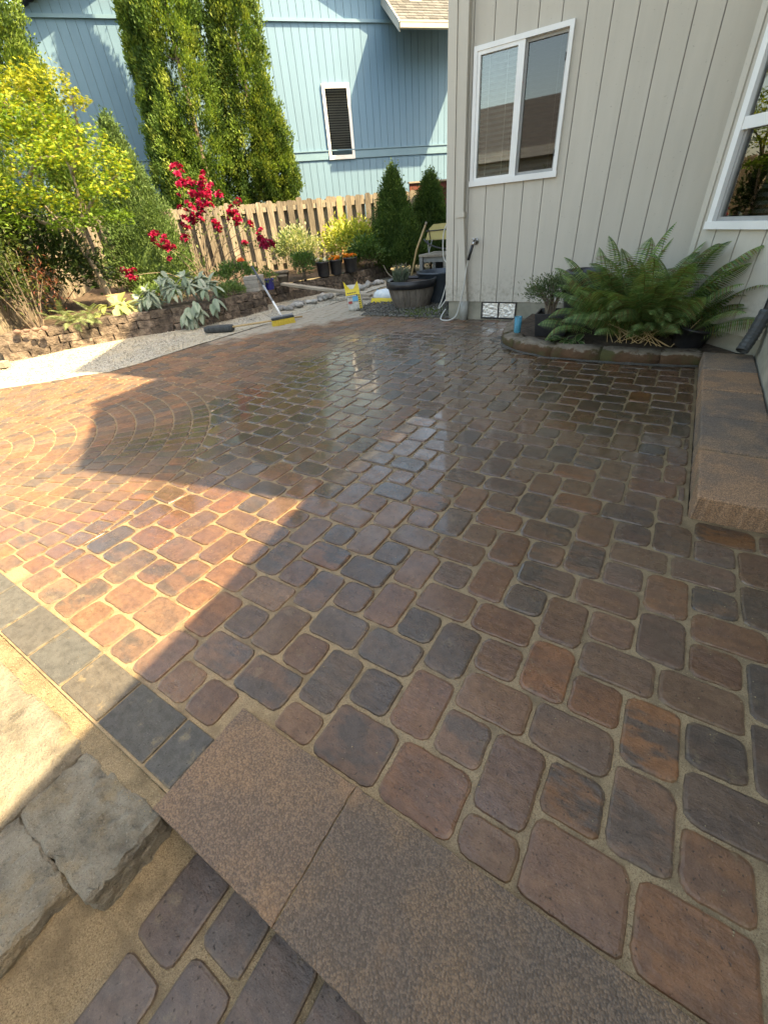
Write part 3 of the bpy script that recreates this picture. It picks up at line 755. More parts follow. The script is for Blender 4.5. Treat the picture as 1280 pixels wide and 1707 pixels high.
# ================================================================== GREY HOUSE
house = thing('grey_house', 'grey house with vertical grooved board siding and white framed windows at right', 'house', (-1.0, 5.6, 0))
core = [(0.60, 1.70), (0.60, 2.66), (0.60, 4.30), (0.115, 4.86), (0.115, 5.63), (-2.538, 5.63), (-2.538, 16), (5, 16), (5, 2.73)]
part('wall', poly_prism(core[::-1], -0.2, [5.3, 5.3, 5.3, 5.3, 5.3, 5.3, 5.3, 5.3, 4.03]), M_greygroove, house)  # top and end face, out of view, are shaped to steer the patio shadow
shadow_roofp = [(0.59, 2.68), (0.52, 3.40), (-0.31, 3.34), (-0.82, 3.21), (-2.17, 4.79), (-2.80, 5.20), (-2.80, 16), (5.3, 16), (5.3, 2.68)]  # unseen eave outline, shaped to throw the shadow edge on the paving
rf = part('roof', poly_prism(shadow_roofp[::-1], 5.22, 5.42), M_shingle, house)
unseen_wing = part('shade_wing', poly_prism([(1.35, -6), (5, -6), (5, 3.0), (1.35, 3.0)], -0.2, 2.42), M_grey, house)  # added out of view to keep sun off the near right paving
part('shade_wing_roof', poly_prism([(1.18, 0.31), (1.32, -6.2), (5.2, -6.2), (5.2, 3.0), (0.93, 3.0), (0.93, 1.75)], 2.43, 2.60), M_shingle, house)  # unseen eave added as occluder, its edge set by the shadow line
GW = Wall((0, 5.49), (1, 0), (0, -1)); BOARD = 0.2032; GAP = 0.0085
WX0, WX1, WZ0, WZ1 = -2.27, -1.355, 1.354, 2.42
def boards(W, s_first, s_lo, s_hi, z0, z1, mat, parent, holes=(), th=0.012, o1=0.0, spacing=BOARD, gap=GAP):
    k0 = int(math.floor((s_lo-s_first)/spacing)); k1 = int(math.ceil((s_hi-s_first)/spacing))
    for k in range(k0, k1+1):
        a, b = max(s_first+k*spacing+gap/2, s_lo), min(s_first+(k+1)*spacing-gap/2, s_hi)
        if b-a < 0.01: continue
        segs = [(z0, z1)]
        for hs0, hs1, hz0, hz1 in holes:
            if a < hs1 and b > hs0:
                segs = [(z0, hz0), (hz1, z1)]
                if a < hs0: part('siding_board', W.box(a, hs0, o1-th, o1, hz0, hz1), mat, parent)
                if b > hs1: part('siding_board', W.box(hs1, b, o1-th, o1, hz0, hz1), mat, parent)
        for c, d in segs: part('siding_board', W.box(a, b, o1-th, o1, c, d), mat, parent)
for a, b, c, d in ((-2.538, WX0+0.02, 0.2, 5.2), (WX1-0.02, -0.01, 0.2, 5.2), (WX0+0.02, WX1-0.02, 0.2, WZ0+0.02), (WX0+0.02, WX1-0.02, WZ1-0.02, 5.2)):
    part('sheathing', GW.box(a, b, -0.135, -0.0105, c, d), M_greygroove, house)
boards(GW, -0.052, -2.40, -0.018, 0.204, 5.2, M_grey, house, [(WX0+0.02, WX1-0.02, WZ0+0.02, WZ1-0.02)])
part('corner_board', GW.box(-2.547, -2.455, -0.02, 0.014, 0.204, 5.2), M_grey, house)
part('corner_board', GW.box(-2.450, -2.405, -0.02, 0.006, 0.204, 5.2), M_grey, house)
part('corner_board', ([(-2.550, 5.477, 0.204), (-2.550, 5.60, 0.204), (-2.550, 5.60, 5.2), (-2.550, 5.477, 5.2), (-2.535, 5.477, 0.204), (-2.535, 5.60, 0.204), (-2.535, 5.60, 5.2), (-2.535, 5.477, 5.2)], BF), M_grey, house)
part('foundation', GW.box(-2.515, 0.0, -0.2, -0.010, -0.2, 0.205), M_found, house)
part('inner_corner_board', GW.box(-0.075, -0.020, -0.01, 0.018, 0.204, 5.2), M_grey, house)

def window(W, s0, s1, z0, z1, parent, mull, label=None, slats=22, screen_right=True, blind=M_blind):
    """white vinyl slider: outer frame, a fixed sash, a recessed sliding sash, panes and a blind behind"""
    w_ = part('window', W.box(s0, s1, -0.10, -0.085, z0, z1), M_dark, parent)
    fw = 0.050
    part('frame', W.box(s0, s1, -0.02, 0.026, z1-fw*0.75, z1), M_white, w_)
    part('frame', W.box(s0-0.006, s1+0.006, -0.02, 0.032, z0, z0+fw), M_white, w_)
    part('frame', W.box(s0, s0+fw*0.7, -0.02, 0.0265, z0+fw, z1-fw*0.75), M_white, w_)
    part('frame', W.box(s1-fw*0.7, s1, -0.02, 0.0265, z0+fw, z1-fw*0.75), M_white, w_)
    a, b = s0+fw*0.7, mull
    part('sash', join(W.box(a, b, -0.03, 0.018, z1-0.066, z1-fw*0.75), W.box(a, b, -0.03, 0.018, z0+fw, z0+0.070), W.box(a, a+0.032, -0.03, 0.0175, z0+0.070, z1-0.066), W.box(b-0.064, b, -0.03, 0.020, z0+0.070, z1-0.066)), M_white, w_)
    part('pane', W.box(a+0.030, b-0.062, -0.012, -0.008, z0+0.066, z1-0.062), M_glass, w_)
    c, d = mull+0.002, s1-fw*0.7
    part('screen_frame', join(W.box(c, d, -0.045, -0.012, z1-0.062, z1-fw*0.75), W.box(c, d, -0.045, -0.012, z0+fw, z0+0.075), W.box(c, c+0.018, -0.045, -0.0125, z0+0.075, z1-0.062), W.box(d-0.018, d, -0.045, -0.0125, z0+0.075, z1-0.062)), M_screen, w_)
    part('pane', W.box(c+0.016, d-0.016, -0.036, -0.032, z0+0.070, z1-0.058), M_darkglass, w_)
    step = (z1-z0-0.12)/slats
    for k in range(slats):
        z = z1-0.07-step*(k+0.5)
        V = [W.p(a, -0.062, z-0.004), W.p(d, -0.062, z-0.004), W.p(d, -0.078, z+step*0.42), W.p(a, -0.078, z+step*0.42), W.p(a, -0.0635, z-0.006), W.p(d, -0.0635, z-0.006), W.p(d, -0.0795, z+step*0.42-0.002), W.p(a, -0.0795, z+step*0.42-0.002)]
        part('blind_slat', (V, BF), blind, w_)
    for q in (a+0.1, (a+b)/2+0.05, d-0.08):
        part('blind_cord', tube([W.p(q, -0.058, z0+0.08), W.p(q+0.004, -0.058, (z0+z1)/2), W.p(q, -0.058, z1-0.07)], 0.0018, 4), M_white, w_)
    return w_
win = window(GW, WX0, WX1, WZ0, WZ1, house, -1.775)
for z in (2.18, 1.52): part('latch', GW.box(-1.408, -1.394, -0.02, 0.004, z, z+0.05), M_black, win)
# bay wall at 45 degrees
BW = Wall((-0.013, 4.775), (0.7071, -0.7071), (-0.7071, -0.7071))
BWX0, BWX1, BWZ0, BWZ1 = 0.098, 0.80, 0.885, 2.55
for a, b, c, d in ((0.0, BWX0+0.02, 0.2, 5.2), (BWX1-0.02, 0.86, 0.2, 5.2), (BWX0+0.02, BWX1-0.02, 0.2, BWZ0+0.02), (BWX0+0.02, BWX1-0.02, BWZ1-0.02, 5.2)):
    part('sheathing', BW.box(a, b, -0.125, -0.0105, c, d), M_greygroove, house)
part('return_wall', box(-0.013, 0.12, 4.79, 5.48, 0.2, 5.2), M_grey, house)
boards(BW, -0.020, 0.046, 0.855, 0.204, 5.2, M_grey, house, [(BWX0+0.02, BWX1-0.02, BWZ0+0.02, BWZ1-0.02)])
part('corner_board', BW.box(-0.004, 0.044, -0.02, 0.012, 0.204, 5.2), M_grey, house)
part('foundation', BW.box(0.0, 0.86, -0.2, -0.012, -0.2, 0.205), M_found, house)
wb = part('window', BW.box(BWX0, BWX1, -0.10, -0.085, BWZ0, BWZ1), M_dark, house)
RZ = 1.495
part('frame', BW.box(BWX0, BWX1, -0.02, 0.026, BWZ1-0.04, BWZ1), M_white, wb)
part('frame', BW.box(BWX0-0.006, BWX1+0.006, -0.02, 0.034, BWZ0, BWZ0+0.05), M_white, wb)
part('frame', BW.box(BWX0, BWX0+0.045, -0.02, 0.0265, BWZ0+0.05, BWZ1-0.04), M_white, wb)
part('frame', BW.box(BWX1-0.045, BWX1, -0.02, 0.0265, BWZ0+0.05, BWZ1-0.04), M_white, wb)
part('meeting_rail', BW.box(BWX0+0.045, BWX1-0.045, -0.03, 0.020, RZ-0.034, RZ+0.034), M_white, wb)
part('screen_frame', join(BW.box(BWX0+0.046, BWX1-0.046, -0.04, -0.010, BWZ0+0.05, BWZ0+0.075), BW.box(BWX0+0.046, BWX0+0.070, -0.04, -0.0105, BWZ0+0.075, RZ-0.034), BW.box(BWX1-0.070, BWX1-0.046, -0.04, -0.0105, BWZ0+0.075, RZ-0.034)), M_screen, wb)
part('pane', BW.box(BWX0+0.044, BWX1-0.044, -0.012, -0.008, RZ+0.03, BWZ1-0.036), M_glass, wb)
part('pane', BW.box(BWX0+0.066, BWX1-0.066, -0.034, -0.030, BWZ0+0.07, RZ-0.03), M_glass, wb)
for k in range(31):
    z = BWZ0+0.09+k*0.048
    V = [BW.p(BWX0+0.05, -0.062, z), BW.p(BWX1-0.05, -0.062, z), BW.p(BWX1-0.05, -0.076, z+0.022), BW.p(BWX0+0.05, -0.076, z+0.022), BW.p(BWX0+0.05, -0.0635, z-0.002), BW.p(BWX1-0.05, -0.0635, z-0.002), BW.p(BWX1-0.05, -0.0775, z+0.020), BW.p(BWX0+0.05, -0.0775, z+0.020)]
    part('blind_slat', (V, BF), M_blind, wb)
# side wall past the bay
SW = Wall((0.592, 4.16), (0, -1), (-1, 0))
boards(SW, 0.06, 0.02, 2.46, 0.30, 3.9, M_grey, house)
part('foundation', SW.box(0.0, 2.46, -0.3, -0.004, -0.2, 0.30), M_found, house)
# downspout at the left corner
ds = part('downspout', GW.box(-2.398, -2.312, 0.012, 0.078, 1.11, 5.2), M_grey, house)
part('downspout_collar', GW.box(-2.412, -2.300, 0.008, 0.086, 1.085, 1.135), M_grey, ds)
V = [GW.p(s, o_, z) for z, sh in ((0.20, 0.075), (1.10, 0.0)) for s, o_ in ((-2.395+sh, 0.010), (-2.310+sh, 0.010), (-2.310+sh, 0.074), (-2.395+sh, 0.074))]
part('downspout_leg', (V, [tuple(reversed(f)) for f in BF]), M_grey, ds)
part('drain_pipe', xf(lathe([(0.050, -0.03), (0.050, 0.215), (0.046, 0.215), (0.046, 0.16)], 18), Matrix.Translation((-2.277, 5.445, 0))), M_pvc, ds, True)
# foil-backed vent
vt = part('foundation_vent', join(GW.box(-2.064, -1.624, -0.012, 0.006, 0.010, 0.028), GW.box(-2.064, -1.624, -0.012, 0.006, 0.190, 0.203), GW.box(-2.064, -2.048, -0.012, 0.006, 0.028, 0.190), GW.box(-1.640, -1.624, -0.012, 0.006, 0.028, 0.190), GW.box(-1.852, -1.836, -0.012, 0.006, 0.028, 0.190)), M_black, house)
for a, b in ((-2.048, -1.852), (-1.836, -1.640)):
    part('foil_panel', GW.box(a, b, -0.012, -0.004, 0.028, 0.190), M_foil, vt)
# faucet
fc = part('faucet', join(tube([(-2.172, 5.49, 0.842), (-2.172, 5.44, 0.842), (-2.172, 5.415, 0.835), (-2.178, 5.40, 0.81)], [0.022, 0.016, 0.018, 0.016], 10), xf(lathe([(0.034, 0), (0.034, 0.008)], 16), Matrix.Translation((-2.172, 5.489, 0.842)) @ Matrix.Rotation(PI/2, 4, 'X'))), M_metal, house, True)
part('valve_wheel', xf(lathe([(0.012, 0), (0.028, 0.004), (0.028, 0.016), (0.01, 0.02)], 12), Matrix.Translation((-2.172, 5.425, 0.858))), M_metal, fc, True)
# hose
hose = thing('garden_hose', 'white garden hose hanging from the faucet and looping on the paving', 'hose', (-2.2, 5.4, 0))
part('hose_sleeve', tube([(-2.178, 5.402, 0.812), (-2.200, 5.395, 0.74), (-2.222, 5.393, 0.665)], 0.017, 10), M_black, hose, True)
part('hose_line', tube(smooth_path([(-2.222, 5.393, 0.67), (-2.245, 5.39, 0.55), (-2.262, 5.375, 0.38), (-2.300, 5.36, 0.20), (-2.345, 5.35, 0.06), (-2.42, 5.31, 0.012), (-2.53, 5.32, 0.010), (-2.585, 5.42, 0.03), (-2.57, 5.52, 0.10)], 8), 0.0078, 8), M_hose, hose, True)
part('hose_line', tube(smooth_path([(-2.57, 5.62, 0.60), (-2.64, 5.62, 0.66), (-2.66, 5.62, 0.80), (-2.645, 5.62, 0.96), (-2.58, 5.63, 1.08)], 8), 0.0078, 8), M_hose, hose, True)
part('hose_line', tube(smooth_path([(-2.58, 5.62, 0.50), (-2.60, 5.60, 0.38), (-2.66, 5.60, 0.20), (-2.72, 5.62, 0.09), (-2.66, 5.60, 0.13), (-2.60, 5.63, 0.22)], 8), 0.0078, 8), M_hose, hose, True)

# ================================================================== BLUE HOUSE
nB = Vector((0.772, -0.636, 0)).normalized(); dB = Vector((nB.y*-1, nB.x, 0))
def TD(t, d, z=0.0): return tuple(dB*t - nB*d + Vector((0, 0, z)))
blue = thing('blue_house', 'pale blue neighbouring house with grooved siding behind the fence', 'house', TD(2, 15.2))
HW = Wall(TD(0, 15.0), dB, nB)
part('wall', HW.box(-6, 9.5, -3.0, -0.010, -0.2, 5.25), M_bluegroove, blue)
part('wall', (lambda A: (A, [(0, 1, 2), (5, 4, 3), (0, 3, 4, 1), (1, 4, 5, 2), (2, 5, 3, 0)]))([HW.p(-2.9, -0.010, 5.25), HW.p(6.6, -0.010, 5.25), HW.p(1.85, -0.010, 7.35), HW.p(-2.9, -3, 5.25), HW.p(6.6, -3, 5.25), HW.p(1.85, -3, 7.35)]), M_bluegroove, blue)
BX0, BX1, BZ0, BZ1 = 3.55, 4.26, 2.62, 4.10
boards(HW, -1.59, -5.9, 9.4, 0.0, 2.61, M_blue, blue, (), 0.012, 0.0, 0.197, 0.011)
boards(HW, -1.59, -5.9, 9.4, 2.77, 5.20, M_blue, blue, [(BX0, BX1, BZ0, BZ1)], 0.012, 0.0, 0.197, 0.011)
for k in range(-7, 42):
    a = -1.59+k*0.197; tm = a+0.1
    zt = 7.33-0.442*abs(tm-1.85)
    if zt > 5.3: part('siding_board', HW.box(a+0.0055, a+0.1915, -0.012, 0.0, 5.262, zt), M_blue, blue)
part('band_board', HW.box(-5.9, 9.4, -0.01, 0.028, 2.60, 2.775), M_bluetrim, blue)
part('band_cap', HW.box(-5.9, 9.4, -0.01, 0.048, 2.776, 2.80), M_bluetrim, blue)
part('band_board', HW.box(-2.9, 6.6, -0.01, 0.05, 5.20, 5.258), M_bluetrim, blue)
bw_ = part('window', HW.box(BX0, BX1, -0.009, -0.002, BZ0, BZ1), M_dark, blue)
part('frame', join(HW.box(BX0-0.02, BX1+0.02, -0.02, 0.045, BZ1-0.07, BZ1+0.02), HW.box(BX0-0.02, BX1+0.02, -0.02, 0.05, BZ0-0.03, BZ0+0.06), HW.box(BX0-0.02, BX0+0.055, -0.02, 0.044, BZ0+0.06, BZ1-0.07), HW.box(BX1-0.055, BX1+0.02, -0.02, 0.044, BZ0+0.06, BZ1-0.07)), M_white, bw_)
part('pane', HW.box(BX0+0.05, BX1-0.05, 0.030, 0.034, BZ0+0.055, BZ1-0.065), M_farglass, bw_)
for k in range(26):
    z = BZ0+0.08+k*0.051
    part('blind_slat', HW.box(BX0+0.06, BX1-0.06, 0.006, 0.014, z, z+0.022), M_blind2, bw_)
# gable rakes with white fascia and dark drip edge
for t0, z0, t1, z1 in ((1.85, 7.42, 6.25, 5.42), (1.85, 7.42, -2.75, 5.36)):
    def slab(o0, o1, dz0, dz1): 
        V = [HW.p(t0, o0, z0+dz0), HW.p(t1, o0, z1+dz0), HW.p(t1, o1, z1+dz0), HW.p(t0, o1, z0+dz0), HW.p(t0, o0, z0+dz1), HW.p(t1, o0, z1+dz1), HW.p(t1, o1, z1+dz1), HW.p(t0, o1, z0+dz1)]
        return V, BF
    rf = part('roof', slab(-3.2, 0.36, 0.06, 0.16), M_shingle, blue)
    part('rake_board', slab(0.362, 0.39, -0.08, 0.14), M_fascia, rf)
    part('drip_edge', slab(0.30, 0.41, 0.162, 0.185), M_blacktrim, rf)
# projecting lower roof with gutter and separate shingles
D1 = 1.22; T0, T1 = 5.34, 8.05; ZG = 4.90; ZW = 5.72
V = [HW.p(T0, 0, ZW-0.12), HW.p(T1, 0, ZW-0.12), HW.p(T1, D1, ZG-0.10), HW.p(T0, D1, ZG-0.10), HW.p(T0, 0, ZW), HW.p(T1, 0, ZW), HW.p(T1, D1, ZG), HW.p(T0, D1, ZG)]
lr = part('lower_roof', (V, BF), M_shingle, blue)
rows = 11
for r in range(rows):
    k0, k1 = r/rows, (r+1.15)/rows
    za, zb = ZG+(ZW-ZG)*k0+0.008, ZG+(ZW-ZG)*min(k1, 1)+0.004; oa, ob = D1*(1-k0)+0.015, D1*(1-min(k1, 1))
    t = T0-0.02+(0.1 if r % 2 else 0.0)-0.1
    while t < T1:
        wd = random.choice((0.17, 0.2, 0.23)); th = random.uniform(0.012, 0.022)
        a, b = max(t, T0), min(t+wd-0.008, T1)
        if b-a > 0.03:
            V = [HW.p(a, oa, za), HW.p(b, oa, za), HW.p(b, ob, zb), HW.p(a, ob, zb), HW.p(a, oa, za+th), HW.p(b, oa, za+th), HW.p(b, ob, zb+0.004), HW.p(a, ob, zb+0.004)]
            part('shingle', (V, BF), M_shingle, lr)
        t += wd
part('gutter', join(HW.box(T0-0.05, T1+0.03, D1+0.012, D1+0.125, ZG-0.12, ZG-0.015), HW.box(T0-0.052, T1+0.032, D1+0.118, D1+0.132, ZG-0.03, ZG)), M_offwhite, lr)
part('rake_board', (lambda A: (A, BF))([HW.p(T0-0.035, 0.0, ZW-0.20), HW.p(T0-0.003, 0.0, ZW-0.20), HW.p(T0-0.003, D1, ZG-0.16), HW.p(T0-0.035, D1, ZG-0.16), HW.p(T0-0.035, 0.0, ZW+0.03), HW.p(T0-0.003, 0.0, ZW+0.03), HW.p(T0-0.003, D1, ZG+0.03), HW.p(T0-0.035, D1, ZG+0.03)]), M_fascia, lr)

# ================================================================== FENCES
def picket(W, s, o0, z0, z1, wd, mat, parent, th=0.017):
    c = 0.028; a, b = s-wd/2, s+wd/2; lean = random.gauss(0, 0.006)
    prof = [(a, z0), (b, z0), (b+lean, z1-c), (b-c+lean, z1), (a+c+lean, z1), (a+lean, z1-c)]
    V = [W.p(x, o0, z) for x, z in prof] + [W.p(x, o0+th, z) for x, z in prof]
    F = [tuple(range(6)), tuple(reversed(range(6, 12)))] + [(i, i+6, (i+1) % 6+6, (i+1) % 6) for i in range(6)]
    part('picket', (V, F), mat, parent)
FW = Wall(TD(0, 12.1), dB, nB)
fence = thing('board_fence', 'weathered shadow-box cedar fence with dog-eared pickets in front of the blue house', 'fence', TD(1.2, 12.1))
s = -2.95; k = 0
while s < 4.92:
    picket(FW, s, 0.022, 0.06+random.uniform(-0.02, 0.02), 1.655+random.gauss(0, 0.012), random.uniform(0.133, 0.145), M_newwood if abs(s-2.93) < 0.11 else M_fence, fence)
    picket(FW, s+0.118, -0.080, 0.06, 1.64+random.gauss(0, 0.012), 0.138, M_fence, fence)
    s += 0.236; k += 1
for z in (0.42, 1.46): part('rail', FW.box(-3.0, 4.95, -0.060, 0.020, z, z+0.088), M_fence, fence)
for t in (-2.0, 0.35, 2.70, 4.86): part('post', FW.box(t-0.045, t+0.045, -0.175, -0.085, -0.2, 1.62), M_fence, fence)
LW = Wall(TD(-2.95, 12.2), nB, dB)
lf = thing('side_fence', 'shaded brown board fence at the far left edge behind the shrubs', 'fence', TD(-2.95, 9.5))
s = 0.10
while s < 5.3:
    picket(LW, s, 0.0, 0.05, 1.66+random.gauss(0, 0.012), random.uniform(0.136, 0.146), M_fence, lf); s += 0.152
for z in (0.40, 1.40): part('rail', LW.box(0.05, 5.3, -0.05, -0.004, z, z+0.088), M_fence, lf)
for t in (1.2, 3.6, 5.2): part('post', LW.box(t-0.045, t+0.045, -0.145, -0.055, -0.2, 1.6), M_fence, lf)
# red-brown gate between fence and house
RW = Wall(TD(0, 12.5), dB, nB)
gate = thing('red_gate', 'dark red stained wooden gate between the fence and the grey house', 'gate', TD(5.8, 12.5))
for k in range(13):
    a = 4.97+k*0.14; part('gate_board', RW.box(a, a+0.134, -0.01, 0.008+0.004*(k % 2), 0.1, 1.74), M_red, gate)
part('gate_frame', RW.box(4.93, 6.82, -0.012, 0.036, 1.66, 1.80), M_red, gate)
part('gate_frame', RW.box(4.93, 5.05, -0.014, 0.038, 0.05, 1.66), M_red, gate)
part('cap_rail', RW.box(4.90, 6.85, -0.05, 0.07, 1.803, 1.835), M_plank, gate)
part('low_panel', RW.box(4.97, 6.8, 0.012, 0.034, 0.45, 0.56), M_red, gate)

# ================================================================== DRY-LAID WALLS
def dry_wall(th, path, courses, h, z_base, blk_len, depth, setback, mat, out_sign=1):
    P = [Vector((x, y)) for x, y in path]; seg = [(P[i+1]-P[i]).length for i in range(len(P)-1)]; tot = sum(seg)
    def at(s):
        for i, l in enumerate(seg):
            if s <= l or i == len(seg)-1:
                d = (P[i+1]-P[i])/l; return P[i]+d*s, d
            s -= l
    for c in range(courses):
        s = -blk_len*0.5*(c % 2)
        while s < tot-0.05:
            ln = blk_len*random.uniform(0.82, 1.15); a, b = max(s, 0), min(s+ln, tot)
            if b-a > 0.06:
                p, d = at((a+b)/2); nn = Vector((-d.y, d.x))*out_sign
                q = p + nn*(depth/2 + c*setback + random.uniform(-0.008, 0.008))
                VF = bevel_box(b-a-0.008, depth, h-0.006, 0.0, 1, 0.024, 2, 12.0, random.uniform(0, 60))
                part('wall_stone', xf(VF, Matrix.Translation((q.x, q.y, z_base+h*(c+0.5))) @ Matrix.Rotation(math.atan2(d.y, d.x)+random.uniform(-0.03, 0.03), 4, 'Z')), mat, th)
            s += ln
lw = thing('low_stone_wall', 'low curved dry-laid brown stone wall holding the planting bed at left', 'wall', (-6.6, 3.8, 0))
dry_wall(lw, WALL1, 3, 0.105, -0.02, 0.27, 0.20, 0.022, M_wallstone)
dry_wall(lw, [(-5.97, 5.62), (-6.42, 5.95)], 3, 0.105, -0.02, 0.24, 0.18, 0.01, M_wallstone)
lw2 = thing('back_stone_wall', 'low dark brown stone wall under the row of black flower pots', 'wall', (-6.1, 7.8, 0))
dry_wall(lw2, WALL2, 2, 0.13, -0.01, 0.24, 0.20, 0.03, M_wallstone)

# planter kerb by the house (curved mossy stones) and its soil
kb = thing('planter_kerb', 'curved low kerb of mossy stones round the fern bed', 'kerb', (-0.8, 4.2, 0))
KP = smooth_path([(x, y, 0) for x, y in [(-1.56, 5.2), (-1.545, 4.95)] + KERB], 4)
run = 0.0; last = 0
lens = [0.34, 0.30, 0.30, 0.42, 0.40, 0.38, 0.42, 0.5]; li = 0
i0 = 0
for i in range(1, len(KP)):
    run += (KP[i]-KP[i-1]).length
    if run >= lens[li % len(lens)] or i == len(KP)-1:
        pts = KP[i0:i+1]; n = len(pts); V = []; F = []
        jz = random.uniform(-0.008, 0.008); w0 = 0.15
        for q, p in enumerate(pts):
            d = (pts[min(q+1, n-1)]-pts[max(q-1, 0)]).normalized(); nn = Vector((-d.y, d.x, 0))
            e = 0.004*(1 if q == 0 else -1 if q == n-1 else 0)
            p = p + d*e
            prof = [(0.0, -0.02), (-0.014, 0.025), (-0.006, 0.062), (0.016, 0.083+jz), (0.07, 0.092+jz), (w0-0.02, 0.092+jz), (w0, 0.080), (w0, -0.02)]
            for a, z in prof:
                jv = noise.noise_vector(Vector((p.x*9, p.y*9+a*20, z*25)))*0.020
                V.append(tuple(p+nn*(a)+Vector((0, 0, z))+jv))
        m = 8
        for q in range(n-1):
            for r in range(m-1): F.append((q*m+r, (q+1)*m+r, (q+1)*m+r+1, q*m+r+1))
        F.append(tuple(reversed(range(m)))[::-1]); F.append(tuple(reversed(range((n-1)*m, n*m))))
        part('kerb_stone', (V, F), M_moss, kb, True)
        i0 = i; run = 0; li += 1
pb = sheet('fern_bed', [(-1.42, 5.46), (-1.40, 4.9), (-1.28, 4.55), (-1.0, 4.28), (-0.6, 4.18), (0.0, 4.2), (0.585, 4.25), (0.585, 4.16), (-0.03, 4.77), (-0.03, 5.46)], 0.082, M_soil, 0.02, 0.1, 6)
fill = sheet('kerb_gravel', [(-1.6, 4.55), (-1.36, 4.28), (-1.12, 4.11), (-0.85, 4.02), (-0.44, 4.01), (0.0, 4.04), (0.27, 4.09), (0.27, 4.2), (-0.5, 4.14), (-1.0, 4.2), (-1.4, 4.5), (-1.52, 4.75)], 0.001, M_darkgravel, 0.008, 0.06, 12)

# ================================================================== PLANTS
def unit(a): return a/np.maximum(np.linalg.norm(a, axis=-1, keepdims=True), 1e-9)
def leaf_arrays(P, D, Nn, Ln, Wd, C, fold=0.25, droop=0.0):
    n = len(P); D = unit(D); S = unit(np.cross(D, Nn)); Nn = np.cross(S, D)
    Ln = np.broadcast_to(np.asarray(Ln, dtype=float), (n,))[:, None]; Wd = np.broadcast_to(np.asarray(Wd, dtype=float), (n,))[:, None]
    V = np.empty((n, 4, 3))
    V[:, 0] = P; V[:, 1] = P + D*Ln*0.45 + S*Wd*0.5 + Nn*Wd*fold
    V[:, 2] = P + D*Ln - np.array([0, 0, 1.0])*Ln*droop; V[:, 3] = P + D*Ln*0.45 - S*Wd*0.5 + Nn*Wd*fold
    i = np.arange(n)[:, None]*4
    F = np.concatenate([i+np.array([0, 2, 1]), i+np.array([0, 3, 2])], 1).reshape(-1, 3)
    return V.reshape(-1, 3), F, np.repeat(C, 4, 0)
def merge(arrs):
    V, F, C, b = [], [], [], 0
    for v, f, c in arrs: V.append(v); F.append(f+b); C.append(c); b += len(v)
    return np.concatenate(V), np.concatenate(F), np.concatenate(C)
def pick(cols, n, var=0.18):
    c = np.array(cols)[rng.integers(0, len(cols), n)]
    return c*rng.uniform(1-var, 1+var, (n, 1))
def crown(name, arrs, mat, parent):
    V, F, C = merge(arrs); me = fast_mesh(name, V, F, mat, {'ca': C}); return link(name, me, parent, True)
def rvec(n): return unit(rng.normal(size=(n, 3)))

